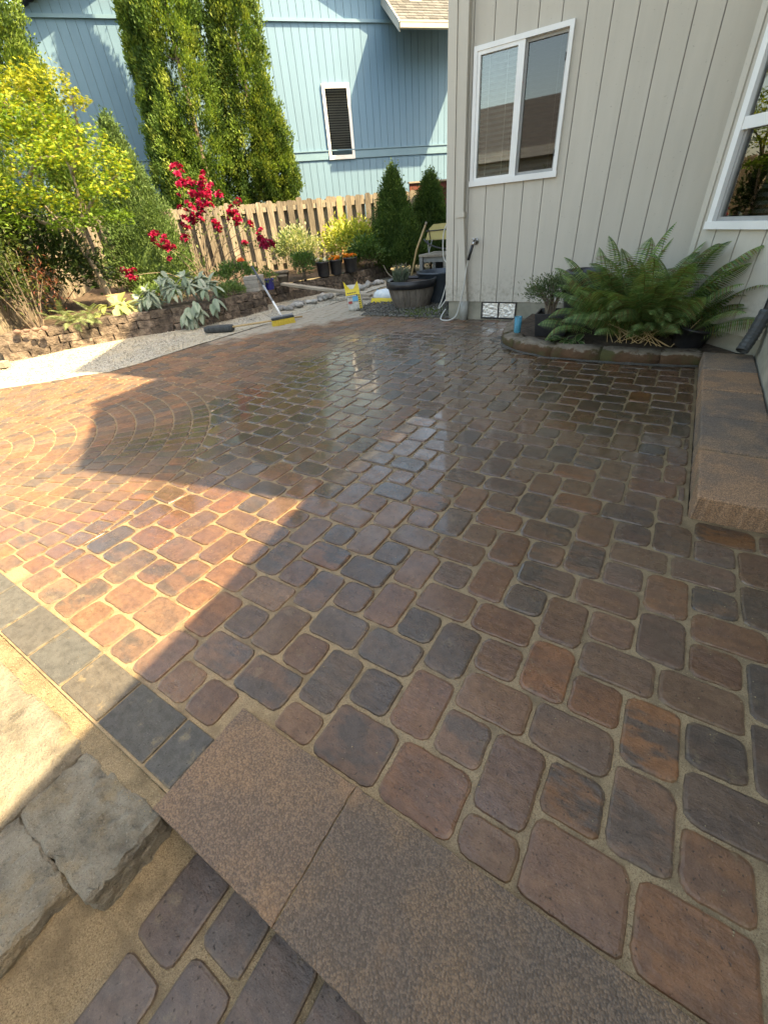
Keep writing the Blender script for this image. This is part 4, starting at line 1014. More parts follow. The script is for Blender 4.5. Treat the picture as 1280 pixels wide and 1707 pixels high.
def column_conifer(name, label, base, leaders, z_lo, nclump, nleaf, cols, L0=0.085, W0=0.034, trunk_r=0.07, flat=0.75, group=None, core=None, inner=0.62):
    """leaders: (dx, dy, radius, height, rounded) ; sprays grow in clumps on each leader's surface"""
    th = thing(name, label, 'tree', base, 0, group); B = np.array(base); arrs = []
    for dx, dy, Rr, Hh, pw in leaders:
        ax = B+np.array([dx, dy, 0]); nc = int(nclump*Rr*Hh)
        h = rng.uniform(0, 1, nc)**0.9; z = z_lo+(Hh-z_lo)*h; a = rng.uniform(0, 2*PI, nc)
        prof = Rr*np.minimum(1, (1-h)**pw*1.25)*np.minimum(1, 0.62+h*3.0)
        lump = 1+0.13*np.sin(a*3+z*2.1+dx*7)+0.10*np.sin(a*5-z*3.3)
        r = prof*lump*rng.uniform(inner, 1.04, nc)
        cz = np.stack([ax[0]+np.cos(a)*r, ax[1]+np.sin(a)*r, B[2]+z], 1)
        out = np.stack([np.cos(a), np.sin(a), np.full(nc, 0.25)], 1)
        k = nleaf
        P = np.repeat(cz, k, 0)+rng.normal(size=(nc*k, 3))*np.array([0.055, 0.055, 0.085])*(Rr/0.8)**0.5
        O = np.repeat(out, k, 0)
        D = unit(O*rng.uniform(0.2, 0.9, (nc*k, 1))+np.array([0, 0, 1.0])*rng.uniform(0.2, 1.3, (nc*k, 1))+rng.normal(size=(nc*k, 3))*0.38)
        Nn = unit(np.cross(D, O)*flat+rvec(nc*k)*0.6)
        base_c = np.repeat(pick(cols, nc, 0.22), k, 0)*rng.uniform(0.8, 1.2, (nc*k, 1))
        arrs.append(leaf_arrays(P, D, Nn, L0*rng.uniform(0.6, 1.25, nc*k), W0*rng.uniform(0.7, 1.2, nc*k), base_c))
    crown('crown', arrs, M_needle, th)
    for dx, dy, Rr, Hh, pw in leaders:
        b = Vector(base)+Vector((dx, dy, -0.25)); part('trunk', tube([b, b+Vector((0.02, 0.01, Hh*0.4)), b+Vector((0, 0, Hh*0.93))], [trunk_r, trunk_r*0.8, 0.012], 8), M_bark, th, True)
        nb = 26
        lim = []
        for i in range(nb):
            z = z_lo*0.85+(Hh-z_lo)*i/nb*0.9; a = random.uniform(0, 2*PI); r = Rr*(1-i/nb)**0.7*0.85
            p = b+Vector((0, 0, z)); lim.append(tube([p, p+Vector((math.cos(a)*r*0.5, math.sin(a)*r*0.5, 0.08)), p+Vector((math.cos(a)*r, math.sin(a)*r, 0.35))], [0.016, 0.011, 0.004], 5))
        part('limb', join(*lim), M_bark, th)
    if core:
        for (dx, dy, Rr, Hh, pw) in leaders:
            prof = []
            for i in range(13):
                h = i/12; r = Rr*min(1, (1-h)**pw*1.25)*min(1, 0.62+h*3.0)*core
                prof.append((max(r, 0.004), base[2]+z_lo+(Hh-z_lo)*h))
            V, F = lathe(prof, 22); V = [(x+base[0]+dx, y+base[1]+dy, z) for x, y, z in V]
            V = [tuple(Vector(v)+noise.noise_vector(Vector(v)*5)*0.05) for v in V]
            part('inner_foliage', (V, F), M_needle, th, True, ca=tuple(np.array(cols).mean(0)))
    return th
ARB = [(0.105, 0.170, 0.028), (0.14, 0.21, 0.032), (0.070, 0.125, 0.022), (0.185, 0.24, 0.04), (0.045, 0.085, 0.018)]
def loc(t, d, z): return TD(t, d, z)
def off(dt, dd): v = dB*dt-nB*dd; return v.x, v.y
column_conifer('arborvitae', 'tall arborvitae with twin tips behind the fence, left of the pair', loc(-0.15, 13.5, 0), [(*off(-0.48, 0.1), 0.42, 5.3, 0.6), (*off(0.26, -0.1), 0.92, 8.2, 0.75), (*off(-0.25, -0.3), 0.62, 3.4, 0.6)], 0.55, 174, 92, ARB, 0.066, 0.032, group='arborvitae behind the fence')
column_conifer('arborvitae', 'tall arborvitae with bare lower trunk showing, right of the pair behind the fence', loc(1.35, 13.4, 0), [(*off(0.06, 0), 0.72, 7.6, 0.8), (*off(0.40, -0.1), 0.48, 3.8, 0.6)], 1.55, 181, 92, ARB, 0.066, 0.032, group='arborvitae behind the fence')
column_conifer('arborvitae', 'broad dark arborvitae at the upper left corner behind the maple', loc(-3.35, 13.2, 0), [(*off(0, 0), 1.15, 6.6, 0.5), (*off(0.75, -0.4), 0.62, 3.3, 0.6)], 0.3, 137, 92, ARB, 0.066, 0.032, group='arborvitae behind the fence')
SPR = [(0.095, 0.16, 0.045), (0.125, 0.195, 0.055), (0.07, 0.12, 0.035)]
column_conifer('dwarf_spruce', 'pointed light green spruce between the maple and the red rose', loc(-1.32, 10.7, 0.25), [(0, 0, 0.82, 2.55, 1.05)], 0.05, 520, 34, SPR, 0.060, 0.022, 0.04, 0.4, core=0.70)
SPD = [(0.056, 0.105, 0.026), (0.075, 0.132, 0.03), (0.040, 0.076, 0.02), (0.105, 0.165, 0.036)]
column_conifer('dwarf_conifer', 'conical dwarf conifer with a sunlit tip at the end of the fence', loc(3.80, 10.6, 0.22), [(0, 0, 0.60, 1.69, 0.85)], 0.03, 900, 34, SPD, 0.052, 0.020, 0.03, 0.4, core=0.68, group='dwarf conifers')
column_conifer('dwarf_conifer', 'dark conical dwarf conifer in front of the red gate', loc(4.84, 11.0, 0.18), [(0, 0, 0.64, 1.62, 0.8)], 0.03, 900, 34, SPD, 0.052, 0.020, 0.03, 0.4, core=0.68, group='dwarf conifers')

def bush(name, label, cat, c, rad, n, L0, W0, cols, mat=None, stems=10, bottom=0.0, up=0.5, group=None, shell=0.55, droop=0.1, clumps=60):
    th = thing(name, label, cat, (c[0], c[1], bottom), 0, group)
    cc = rvec(clumps); cc[:, 2] = np.abs(cc[:, 2])*1.1-0.25
    cen = np.array(c)+cc*np.array(rad)*rng.uniform(shell, 1.0, (clumps, 1))
    idx = rng.integers(0, clumps, n)
    P = cen[idx]+rng.normal(size=(n, 3))*np.array(rad)*0.16
    O = unit((P-np.array(c))/np.array(rad))
    D = unit(O*0.8+rvec(n)*0.7+np.array([0, 0, up])); Nn = unit(np.array([0, 0, 1.0])+O*0.6+rvec(n)*0.5)
    C = pick(cols, clumps, 0.15)[idx]*rng.uniform(0.8, 1.2, (n, 1))
    crown('foliage', [leaf_arrays(P, D, Nn, L0*rng.uniform(0.6, 1.25, n), W0*rng.uniform(0.7, 1.2, n), C, 0.18, droop)], mat or M_leaf, th)
    b = Vector((c[0], c[1], bottom))
    sts = []
    for i in range(stems):
        q = Vector(cen[rng.integers(0, clumps)]); m = b.lerp(q, 0.5)+Vector((0, 0, 0.06)); s0 = b+Vector((random.uniform(-1, 1)*rad[0]*0.25, random.uniform(-1, 1)*rad[1]*0.25, -0.03))
        sts.append(tube([s0, m, q], [0.008, 0.006, 0.003], 5))
    if sts: part('stem', join(*sts), M_bark, th)
    return th
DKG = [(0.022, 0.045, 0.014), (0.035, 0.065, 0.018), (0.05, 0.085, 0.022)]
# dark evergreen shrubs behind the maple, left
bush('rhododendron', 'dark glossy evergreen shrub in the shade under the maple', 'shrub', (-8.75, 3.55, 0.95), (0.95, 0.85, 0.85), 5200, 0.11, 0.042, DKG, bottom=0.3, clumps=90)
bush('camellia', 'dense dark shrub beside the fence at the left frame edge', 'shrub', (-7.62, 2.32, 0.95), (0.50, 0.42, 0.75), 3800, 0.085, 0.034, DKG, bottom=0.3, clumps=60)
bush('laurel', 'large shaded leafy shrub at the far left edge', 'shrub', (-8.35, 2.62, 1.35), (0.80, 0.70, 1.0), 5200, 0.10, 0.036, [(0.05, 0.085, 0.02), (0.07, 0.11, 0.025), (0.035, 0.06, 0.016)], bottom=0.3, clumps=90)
# heavenly bamboo with reddish stems
nd = thing('nandina', 'reddish brown stemmed shrub at the left end of the stone wall', 'shrub', (-7.28, 2.62, 0.27))
arr = []; tb = []
for i in range(16):
    a = random.uniform(0, 2*PI); r = random.uniform(0.02, 0.14); b = Vector((-7.28+math.cos(a)*r, 2.62+math.sin(a)*r, 0.26)); tip = b+Vector((math.cos(a)*random.uniform(0.05, 0.32), math.sin(a)*random.uniform(0.05, 0.32), random.uniform(0.45, 0.95)))
    tb.append(tube([b, b.lerp(tip, 0.5)+Vector((0, 0, 0.04)), tip], [0.007, 0.005, 0.003], 5))
    n = 70; P = np.array(tip)+rng.normal(size=(n, 3))*np.array([0.10, 0.10, 0.15]); P[:, 2] -= 0.05
    D = unit(rvec(n)+np.array([0, 0, -0.1])); red = random.random() < 0.5
    arr.append(leaf_arrays(P, D, unit(rvec(n)*0.5+np.array([0, 0, 1.0])), 0.06*rng.uniform(0.6, 1.3, n), 0.018, pick([(0.16, 0.05, 0.03), (0.11, 0.06, 0.03)] if red else [(0.07, 0.10, 0.025), (0.10, 0.12, 0.03)], n)))
crown('foliage', arr, M_leaf, nd); part('stem', join(*tb), M_bark, nd)

# Japanese maple: forked pale trunk, layered lime foliage of lobed leaves
mp = thing('japanese_maple', 'lime yellow Japanese maple with a forked slender trunk in the bed', 'tree', TD(-1.95, 8.75, 0.30))
mb = Vector(TD(-1.95, 8.75, 0.27))
def tdz(t, d, z): return Vector(TD(t, d, z))
fork = tdz(-2.0, 8.75, 0.98)
part('trunk', tube(smooth_path([mb, tdz(-1.93, 8.75, 0.6), fork], 4), [0.052-0.018*i/8 for i in range(9)], 9), M_pale_bark, mp, True)
limbs = [[fork, tdz(-2.12, 8.7, 1.35), tdz(-2.35, 8.6, 1.9), tdz(-2.45, 8.5, 2.5)], [fork, tdz(-1.90, 8.75, 1.4), tdz(-1.75, 8.7, 2.0), tdz(-1.85, 8.6, 2.9)], [tdz(-1.90, 8.75, 1.4), tdz(-1.5, 8.5, 1.75), tdz(-1.05, 8.3, 1.95)], [tdz(-2.12, 8.7, 1.35), tdz(-2.6, 8.3, 1.6), tdz(-2.95, 8.0, 1.75)], [tdz(-1.75, 8.7, 2.0), tdz(-1.45, 8.5, 2.4), tdz(-1.35, 8.4, 2.75)], [tdz(-2.35, 8.6, 1.9), tdz(-2.0, 8.2, 2.1), tdz(-1.7, 7.9, 2.1)]]
for l in limbs:
    p = smooth_path(l, 4); part('limb', tube(p, [0.032*(1-0.75*i/(len(p)-1)) for i in range(len(p))], 7), M_pale_bark, mp, True)
pads = [(-1.12, 8.3, 1.92, 0.24, 0.11), (-1.35, 8.2, 1.72, 0.34, 0.12), (-1.75, 7.9, 2.05, 0.5, 0.16), (-2.1, 8.1, 1.62, 0.45, 0.15), (-2.5, 8.1, 1.75, 0.45, 0.16), (-2.9, 8.0, 1.75, 0.4, 0.16), (-1.5, 8.4, 2.3, 0.42, 0.15), (-1.95, 8.2, 2.45, 0.5, 0.18), (-2.4, 8.4, 2.35, 0.5, 0.18), (-1.62, 8.4, 2.85, 0.36, 0.14), (-2.05, 8.5, 2.75, 0.38, 0.15), (-2.5, 8.4, 2.48, 0.40, 0.15), (-1.35, 8.45, 2.68, 0.2, 0.08), (-1.4, 8.2, 1.42, 0.34, 0.1), (-1.9, 8.2, 1.38, 0.34, 0.1), (-2.75, 8.3, 2.1, 0.45, 0.16), (-1.2, 8.5, 2.1, 0.3, 0.12), (-3.05, 8.1, 2.1, 0.40, 0.18), (-2.7, 8.0, 1.45, 0.4, 0.12)]
arr = []
MAP = [(0.175, 0.255, 0.020), (0.235, 0.30, 0.022), (0.13, 0.21, 0.02), (0.095, 0.17, 0.02), (0.29, 0.30, 0.025)]
for t, d, z, r, hz in pads:
    n = int(500*(r/0.4)**1.6)
    a = rng.uniform(0, 2*PI, n); q = np.sqrt(rng.uniform(0, 1, n))*r
    lp = np.stack([np.cos(a)*q, np.sin(a)*q, (1-(q/r)**2)*hz*0.8+rng.normal(size=n)*hz*0.5], 1)
    P = np.array(TD(t, d, z))+lp
    cols = MAP if z > 1.6 else MAP[2:4]
    C = pick(cols, n, 0.2)
    if z > 2.55: C = C*0.75+np.array([0.40, 0.30, 0.03])*0.25
    f = rng.uniform(0, 2*PI, n); Nl = unit(np.array([0, 0, 1.0])+rng.normal(size=(n, 3))*0.45)
    ax = unit(np.cross(Nl, rvec(n))); ay = np.cross(Nl, ax); s = rng.uniform(0.75, 1.25, n)
    for k, (ang, ll) in enumerate(((-1.25, 0.6), (-0.62, 0.9), (0, 1.0), (0.62, 0.9), (1.25, 0.6))):
        D = ax*math.cos(ang)+ay*math.sin(ang)
        arr.append(leaf_arrays(P, D, Nl, 0.041*ll*s, 0.013*s, C, 0.1, 0.25))
crown('crown', arr, M_leaf, mp)
# old cut stump beside it
st = thing('tree_stump', 'pale sawn tree stump at the foot of the maple', 'stump', TD(-1.75, 8.35, 0.27))
part('stump', xf(lathe([(0.15, -0.05), (0.125, 0.08), (0.115, 0.19), (0.10, 0.195)], 14), Matrix.Translation(TD(-1.78, 8.35, 0.28))), M_pale_bark, st, True)
part('sawn_face', xf(lathe([(0.116, 0), (0.112, 0.006)], 14), Matrix.Translation(TD(-1.78, 8.35, 0.474))), M_handle, st)

# ---- broad leaves made one by one -------------------------------------------
def blade(Ln, Wd, curl, seg=5, cup=0.18, tipw=0.0, base_w=0.25, ca=(0.2, 0.25, 0.2), edge=None, mat=None, name='leaf', wf=None):
    """a leaf with midrib fold and curl, along +X from the stalk at the origin"""
    V, F, C = [], [], []
    for i in range(seg+1):
        t = i/seg; w_ = Wd*0.5*(wf(t) if wf else (math.sin(PI*min(1, (t*0.93+0.07)))**0.75))
        x = Ln*t; z = -curl*t*t*Ln
        for s in (-1, -0.55, 0, 0.55, 1):
            V.append((x, s*w_, z+abs(s)*w_*cup)); C.append(edge if (edge and abs(s) == 1) else ca)
    for i in range(seg):
        for k in range(4): F.append((i*5+k, (i+1)*5+k, (i+1)*5+k+1, i*5+k+1))
    me = bpy.data.meshes.new(name); me.from_pydata(V, [], F); set_attr(me, 'ca', C); finish(me, mat or M_leaf, True); return me
def place(me, name, parent, p, az, el, sc=1.0, rollv=0.0):
    o = bpy.data.objects.new(name, me); COL.objects.link(o); o.parent = parent; o.matrix_parent_inverse = Matrix.Translation(-Vector(parent.location)) if parent.type == 'EMPTY' else Matrix()
    o.matrix_basis = Matrix.Translation(p) @ Matrix.Rotation(az, 4, 'Z') @ Matrix.Rotation(-el, 4, 'Y') @ Matrix.Rotation(rollv, 4, 'X') @ Matrix.Scale(sc, 4); return o
# lamb's ear spilling over the wall
le = thing('lambs_ear', 'silvery grey felted broad-leaved plant spilling over the stone wall', 'plant', (-6.35, 4.35, 0.27))
lam = [blade(0.17, 0.062, c, ca=col, mat=M_felt) for c, col in ((0.25, (0.25, 0.30, 0.23)), (0.5, (0.21, 0.26, 0.20)), (0.8, (0.29, 0.33, 0.27)), (0.35, (0.17, 0.225, 0.16)))]
for i in range(48):
    # a mound of rosettes on the wall head, the front ones hanging down its face
    along = random.uniform(-0.62, 0.62); across = random.uniform(-0.26, 0.20); q2 = (along/0.66)**2+(across/0.30)**2
    front = i % 4 == 0
    if front: across = 0.27+random.uniform(0, 0.05); along = random.uniform(-0.1, 0.45)
    cx, cy = -6.38+along*0.50+across*0.84, 4.33+along*0.86-across*0.5
    c = Vector((cx, cy, 0.36+0.26*max(0, 1-q2)+random.uniform(-0.03, 0.06))) if not front else Vector((cx, cy, random.uniform(0.14, 0.36)))
    for k in range(6):
        az = k*2*PI/6+random.uniform(-0.3, 0.3); el = -0.75*math.cos(az+0.58)+random.uniform(-0.3, 0.4) if not front else random.uniform(-1.2, -0.3)
        if front: az = -0.55+random.uniform(-1.0, 1.0)
        place(random.choice(lam), 'leaf', le, c, az, el, random.uniform(0.75, 1.25), random.uniform(-0.4, 0.4))
# pale hosta in the sun
ho = thing('hosta', 'sunlit pale yellow-green broad-leaved clump on the wall behind the left fern', 'plant', (-6.98, 3.62, 0.3))
hl = [blade(0.17, 0.10, c, ca=col, cup=0.25) for c, col in ((0.5, (0.30, 0.34, 0.12)), (0.8, (0.34, 0.38, 0.18)))]
for i in range(34):
    a = random.uniform(0, 2*PI); r = random.uniform(0, 0.22); place(random.choice(hl), 'leaf', ho, Vector((-6.98+math.cos(a)*r, 3.62+math.sin(a)*r*1.4, 0.33+random.uniform(0, 0.10))), a+random.uniform(-0.4, 0.4), -0.6*math.cos(a+0.45)+random.uniform(-0.1, 0.5), random.uniform(0.7, 1.15))
# ferns ------------------------------------------------------------------------
def frond_mesh(name, Ln, Wd, arch, npin, cols, twist=0.0, rise=1.0, lobes=True):
    """rachis arching up and over along +X with paired lobed pinnae"""
    V, F, C = [], [], []; seg = 14
    def pt(t): return Vector((Ln*(t-0.22*arch*t*t), 0, Ln*(rise*t*0.75-arch*0.62*t*t)))
    for i in range(seg):
        a, b = pt(i/seg), pt((i+1)/seg); w0 = 0.004*(1-0.7*i/seg)
        n = len(V); V += [(a.x, -w0, a.z), (a.x, w0, a.z), (b.x, w0, b.z), (b.x, -w0, b.z)]; F.append((n, n+1, n+2, n+3)); C += [(0.13, 0.11, 0.035)]*4
    for i in range(npin):
        t = 0.16+0.84*i/npin; p = pt(t); d = (pt(min(t+0.02, 1))-pt(t-0.02)).normalized(); up = Vector((-d.z, 0, d.x))
        env = math.sin(PI*min(1.0, 0.10+0.92*t))**0.7 if t < 0.5 else (1-((t-0.5)/0.5)**1.8)
        pl = Wd*0.5*max(env, 0.06); pw = Ln/npin*0.70
        for s in (-1, 1):
            dr = (d*0.35+Vector((0, s, 0))-up*0.12+Vector((0, 0, -0.12))).normalized(); ctr = p
            col = Vector(random.choice(cols))*random.uniform(0.8, 1.2); n = len(V)
            k = 6 if lobes else 2
            for q in range(k+1):
                f = q/k; half = pw*0.5*(1-f**1.5*0.92)*(1.0 if q % 2 == 0 else 0.5)
                c0 = ctr+dr*pl*f+Vector((0, 0, -pl*0.25*f*f))
                V += [tuple(c0-d*half), tuple(c0+d*half)]; C += [tuple(col)]*2
            for q in range(k): F.append((n+2*q, n+2*q+1, n+2*q+3, n+2*q+2))
    me = bpy.data.meshes.new(name); me.from_pydata(V, [], F); set_attr(me, 'ca', C); finish(me, M_leaf, False); return me
FERN = [(0.125, 0.20, 0.062), (0.165, 0.245, 0.08), (0.09, 0.155, 0.048), (0.21, 0.285, 0.10), (0.16, 0.15, 0.05)]
fern = thing('large_fern', 'large arching green fern beside the house wall in the mossy bed', 'fern', (-0.16, 4.48, 0.09))
fr = [frond_mesh('frond', 0.90, 0.27, ar, 36, FERN, rise=ri) for ar, ri in ((1.0, 1.45), (1.2, 1.5), (1.35, 1.35), (0.85, 1.4), (1.2, 1.1))]
for i in range(150):
    a = random.uniform(0, 2*PI); el = random.choice((0.15, 0.35, 0.5, 0.25, 0.0, -0.2))+random.uniform(-0.12, 0.12); r = random.uniform(0, 0.26)
    if 0.25 < a < 1.9 and random.random() < 0.45: a += PI
    if 3.5 < a < 5.9: el = abs(el)*0.9+0.12; r *= 0.6
    cx = -0.18+math.cos(a)*r*1.5; cy = 4.47+math.sin(a)*r*0.55
    place(random.choice(fr), 'frond', fern, Vector((cx, cy, 0.10)), a, el, random.uniform(0.5, 0.98), random.uniform(-0.6, 0.6))
for i in range(18):
    a = random.choice((2.2, 2.6, 3.0, 0.1, 0.5, 0.9, 1.4, -0.2))+random.uniform(-0.25, 0.25); place(random.choice(fr), 'frond', fern, Vector((-0.22+random.uniform(-0.3, 0.3), 4.46+random.uniform(-0.06, 0.1), 0.12)), a, random.uniform(0.45, 0.85), random.uniform(0.85, 1.0), random.uniform(-0.5, 0.5))
for (a, el, sc, cx, cy) in ((-0.42, 0.12, 1.02, 0.02, 4.42), (-0.10, 0.45, 1.0, 0.0, 4.46), (2.6, 0.35, 1.0, -0.4, 4.45), (3.35, 0.05, 0.85, -0.45, 4.36), (-2.7, -0.25, 0.8, -0.45, 4.33), (0.25, 0.62, 1.05, -0.1, 4.44), (-2.2, -0.2, 0.6, -0.3, 4.33), (-0.75, 0.0, 0.75, 0.1, 4.38), (-1.2, -0.2, 0.6, -0.1, 4.34), (-1.7, -0.1, 0.62, -0.2, 4.34), (2.9, 0.2, 0.95, -0.5, 4.5)):
    place(random.choice(fr[:3]), 'frond', fern, Vector((cx, cy, 0.12)), a, el, sc, random.uniform(-0.3, 0.3))
stm = [tube([(-0.18+random.uniform(-0.28, 0.26), 4.36+random.uniform(-0.03, 0.06), 0.07), (-0.18+random.uniform(-0.4, 0.38), 4.34+random.uniform(-0.05, 0.05), 0.30)], 0.0035, 4) for i in range(26)]
part('stalk', join(*stm), M_handle, fern)
lfr = [frond_mesh('frond', 0.40, 0.13, ar, 20, [(0.20, 0.26, 0.12), (0.26, 0.31, 0.16), (0.15, 0.21, 0.09)], rise=ri) for ar, ri in ((0.8, 1.0), (1.0, 0.8), (0.6, 1.3))]
fl = thing('wall_fern', 'small pale green fern hanging over the left end of the stone wall', 'fern', (-7.0, 3.02, 0.27))
for i in range(46):
    a = random.uniform(0, 2*PI)
    place(random.choice(lfr), 'frond', fl, Vector((-6.98+random.uniform(-0.16, 0.12), 3.02+random.uniform(-0.26, 0.30), 0.30+random.uniform(0, 0.06))), a if random.random() < 0.4 else random.uniform(-1.6, 0.6), random.uniform(-0.6, 0.35), random.uniform(0.55, 1.0), random.uniform(-0.5, 0.5))
# variegated hosta near the kerb
vh = thing('variegated_hosta', 'small hosta with cream-edged leaves behind the mossy kerb', 'plant', (-0.80, 4.27, 0.09))
vhm = [blade(0.13, 0.065, c, ca=(0.08, 0.15, 0.05), edge=(0.42, 0.45, 0.24), cup=0.2) for c in (0.4, 0.7)]
for i in range(20):
    a = random.uniform(0, 2*PI); place(random.choice(vhm), 'leaf', vh, Vector((-0.80+random.uniform(-0.11, 0.14), 4.26+random.uniform(-0.03, 0.05), 0.10)), a, random.uniform(0.1, 0.9), random.uniform(0.7, 1.15))

# mid-green perennials and shrubs along the fence
bush('sedum', 'low green clump at the end of the stone wall beside the stacked bricks', 'plant', (-6.22, 5.12, 0.36), (0.22, 0.26, 0.16), 1100, 0.05, 0.022, [(0.13, 0.20, 0.07), (0.17, 0.25, 0.09)], bottom=0.27, clumps=40, stems=4)
bush('ground_cover', 'low green ground cover between the maple and the rose', 'plant', (-7.35, 4.55, 0.38), (0.38, 0.40, 0.16), 1700, 0.06, 0.028, [(0.09, 0.15, 0.04), (0.13, 0.20, 0.06)], bottom=0.27, clumps=50)
bush('spurge', 'low mid-green shrub at the foot of the light green spruce', 'shrub', (-8.05, 5.15, 0.48), (0.42, 0.42, 0.26), 1900, 0.06, 0.026, [(0.07, 0.12, 0.03), (0.10, 0.16, 0.04)], bottom=0.28, clumps=50)
bush('peony', 'dark green leafy perennial behind the stacked bricks', 'plant', (-6.72, 5.75, 0.52), (0.34, 0.34, 0.22), 1000, 0.085, 0.03, [(0.06, 0.115, 0.03), (0.085, 0.15, 0.04)], bottom=0.28, clumps=40)
bush('astilbe', 'dense dark green perennial left of the black pots', 'plant', (-6.55, 7.30, 0.50), (0.30, 0.30, 0.24), 1500, 0.06, 0.022, [(0.055, 0.11, 0.03), (0.08, 0.15, 0.04)], bottom=0.26, clumps=50)
bush('variegated_shrub', 'tall airy cream variegated shrub against the fence left of the pots', 'shrub', (-7.35, 8.05, 0.72), (0.48, 0.48, 0.45), 2600, 0.075, 0.034, [(0.30, 0.33, 0.17), (0.40, 0.42, 0.25), (0.18, 0.24, 0.09)], bottom=0.26, clumps=80, up=0.8)
bush('golden_shrub', 'bright yellow-green rounded shrub behind the marigold pots', 'shrub', (-6.72, 9.30, 0.72), (0.70, 0.62, 0.50), 3600, 0.085, 0.046, [(0.30, 0.34, 0.05), (0.38, 0.40, 0.08), (0.22, 0.29, 0.05)], bottom=0.24, clumps=90)
bush('green_shrub', 'deep green leafy shrub between the pots and the dwarf conifer', 'shrub', (-6.12, 9.05, 0.55), (0.42, 0.42, 0.36), 1900, 0.075, 0.04, [(0.07, 0.13, 0.035), (0.10, 0.17, 0.05)], bottom=0.24, clumps=60)
# red rose
rose = thing('red_rose', 'tall rose bush covered in clusters of crimson blooms against the fence', 'rose bush', (-7.55, 5.75, 0.28))
rb = Vector((-7.55, 5.75, 0.27))
def petal_ball(name, r, cols):
    arr = []
    for ring, (k, el, s) in enumerate(((5, 0.15, 1.0), (5, 0.6, 0.9), (4, 1.05, 0.7), (3, 1.35, 0.5))):
        a = np.arange(k)*2*PI/k+ring*0.6; out = np.stack([np.cos(a), np.sin(a), np.zeros(k)], 1)
        D = out*math.cos(el)+np.array([0, 0, 1.0])*math.sin(el); P = out*r*0.12+np.array([0, 0, r*0.12*ring])
        arr.append(leaf_arrays(P, D, np.cross(np.cross(D, out), D)+np.array([0, 0, 1e-3])-out*0.3+np.array([0, 0, 0.3]), r*s, r*0.95*s, pick(cols, k, 0.2), 0.25))
    V, F, C = merge(arr); return fast_mesh(name, V, F, M_petal, {'ca': C})
RED = [(0.34, 0.008, 0.060), (0.24, 0.004, 0.040), (0.44, 0.02, 0.11)]
blm = [petal_ball('bloom', 0.045, RED) for _ in range(3)]
arr = []; tips = []
clusters = [(-0.34, 9.6, 2.05, 6, 0.09), (-0.28, 9.5, 1.78, 13, 0.15), (-0.05, 9.5, 1.72, 12, 0.15), (0.05, 9.6, 1.85, 5, 0.08), (-0.25, 9.4, 1.42, 12, 0.12), (-0.38, 9.4, 1.30, 7, 0.09), (-0.05, 9.4, 1.52, 8, 0.10), (0.02, 9.4, 1.22, 6, 0.08), (-1.02, 9.3, 1.17, 5, 0.07), (-0.86, 9.3, 1.02, 9, 0.10), (-1.5, 9.0, 0.68, 9, 0.075), (0.30, 9.4, 1.42, 7, 0.10), (0.42, 9.3, 1.32, 4, 0.07), (0.72, 9.3, 1.02, 7, 0.08), (0.82, 9.2, 0.90, 8, 0.09), (0.42, 9.3, 0.96, 2, 0.04), (-0.50, 9.4, 1.12, 3, 0.05), (0.20, 9.5, 1.68, 3, 0.05), (0.58, 9.4, 1.20, 2, 0.05), (0.45, 9.5, 1.55, 3, 0.06)]
canes = []
for t, d, z, n, sp in clusters:
    c = Vector(TD(t, d-0.15, z)); b = rb+Vector((random.uniform(-0.12, 0.12), random.uniform(-0.12, 0.12), 0))
    m1 = b.lerp(c, 0.45)+Vector((random.uniform(-0.08, 0.08), random.uniform(-0.08, 0.08), 0.18))
    canes.append(tube(smooth_path([b, m1, c], 4), [0.009-0.0007*i for i in range(9)], 5))
    for k in range(int(n*1.5)):
        p = c+Vector(rng.normal(size=3))*sp*0.62
        place(random.choice(blm), 'bloom', rose, p, random.uniform(0, 6), random.uniform(-0.9, 0.9), random.uniform(1.0, 1.6), random.uniform(-0.8, 0.8))
    nl = 46; P = np.array(c)+rng.normal(size=(nl, 3))*np.array([sp*1.0, sp*1.0, sp*1.1])-np.array([0, 0, 0.05])
    arr.append(leaf_arrays(P, rvec(nl), unit(rvec(nl)*0.5+np.array([0, 0, 1.0])), 0.05*rng.uniform(0.7, 1.3, nl), 0.03, pick([(0.09, 0.14, 0.04), (0.17, 0.22, 0.08), (0.06, 0.10, 0.03)], nl)))
crown('foliage', arr, M_leaf, rose); part('cane', join(*canes), M_bark, rose, True)
# single orange poppy on its stalk
pop = thing('orange_flower', 'single round orange bloom on a thin stalk above the stacked bricks', 'flower', TD(0.28, 8.6, 0.3))
part('stalk', tube([TD(0.28, 8.6, 0.28), TD(0.27, 8.6, 0.55), TD(0.28, 8.6, 0.73)], 0.004, 5), M_bark, pop)
place(petal_ball('petals', 0.085, [(0.55, 0.14, 0.06), (0.60, 0.19, 0.09)]), 'petals', pop, Vector(TD(0.28, 8.6, 0.72)), 0, 0)

# ================================================================== POTS AND GARDEN THINGS
def pot_parts(th, prof, mat, n=24, rim=None, soil=None, rx=1.0):
    part('pot_body', lathe(prof, n, cap=False), mat, th, True, world=False)
    if soil: part('soil', lathe([(soil[0], soil[1]), (soil[0]*0.5, soil[1]+0.012)], n), M_soil, th, True, world=False)
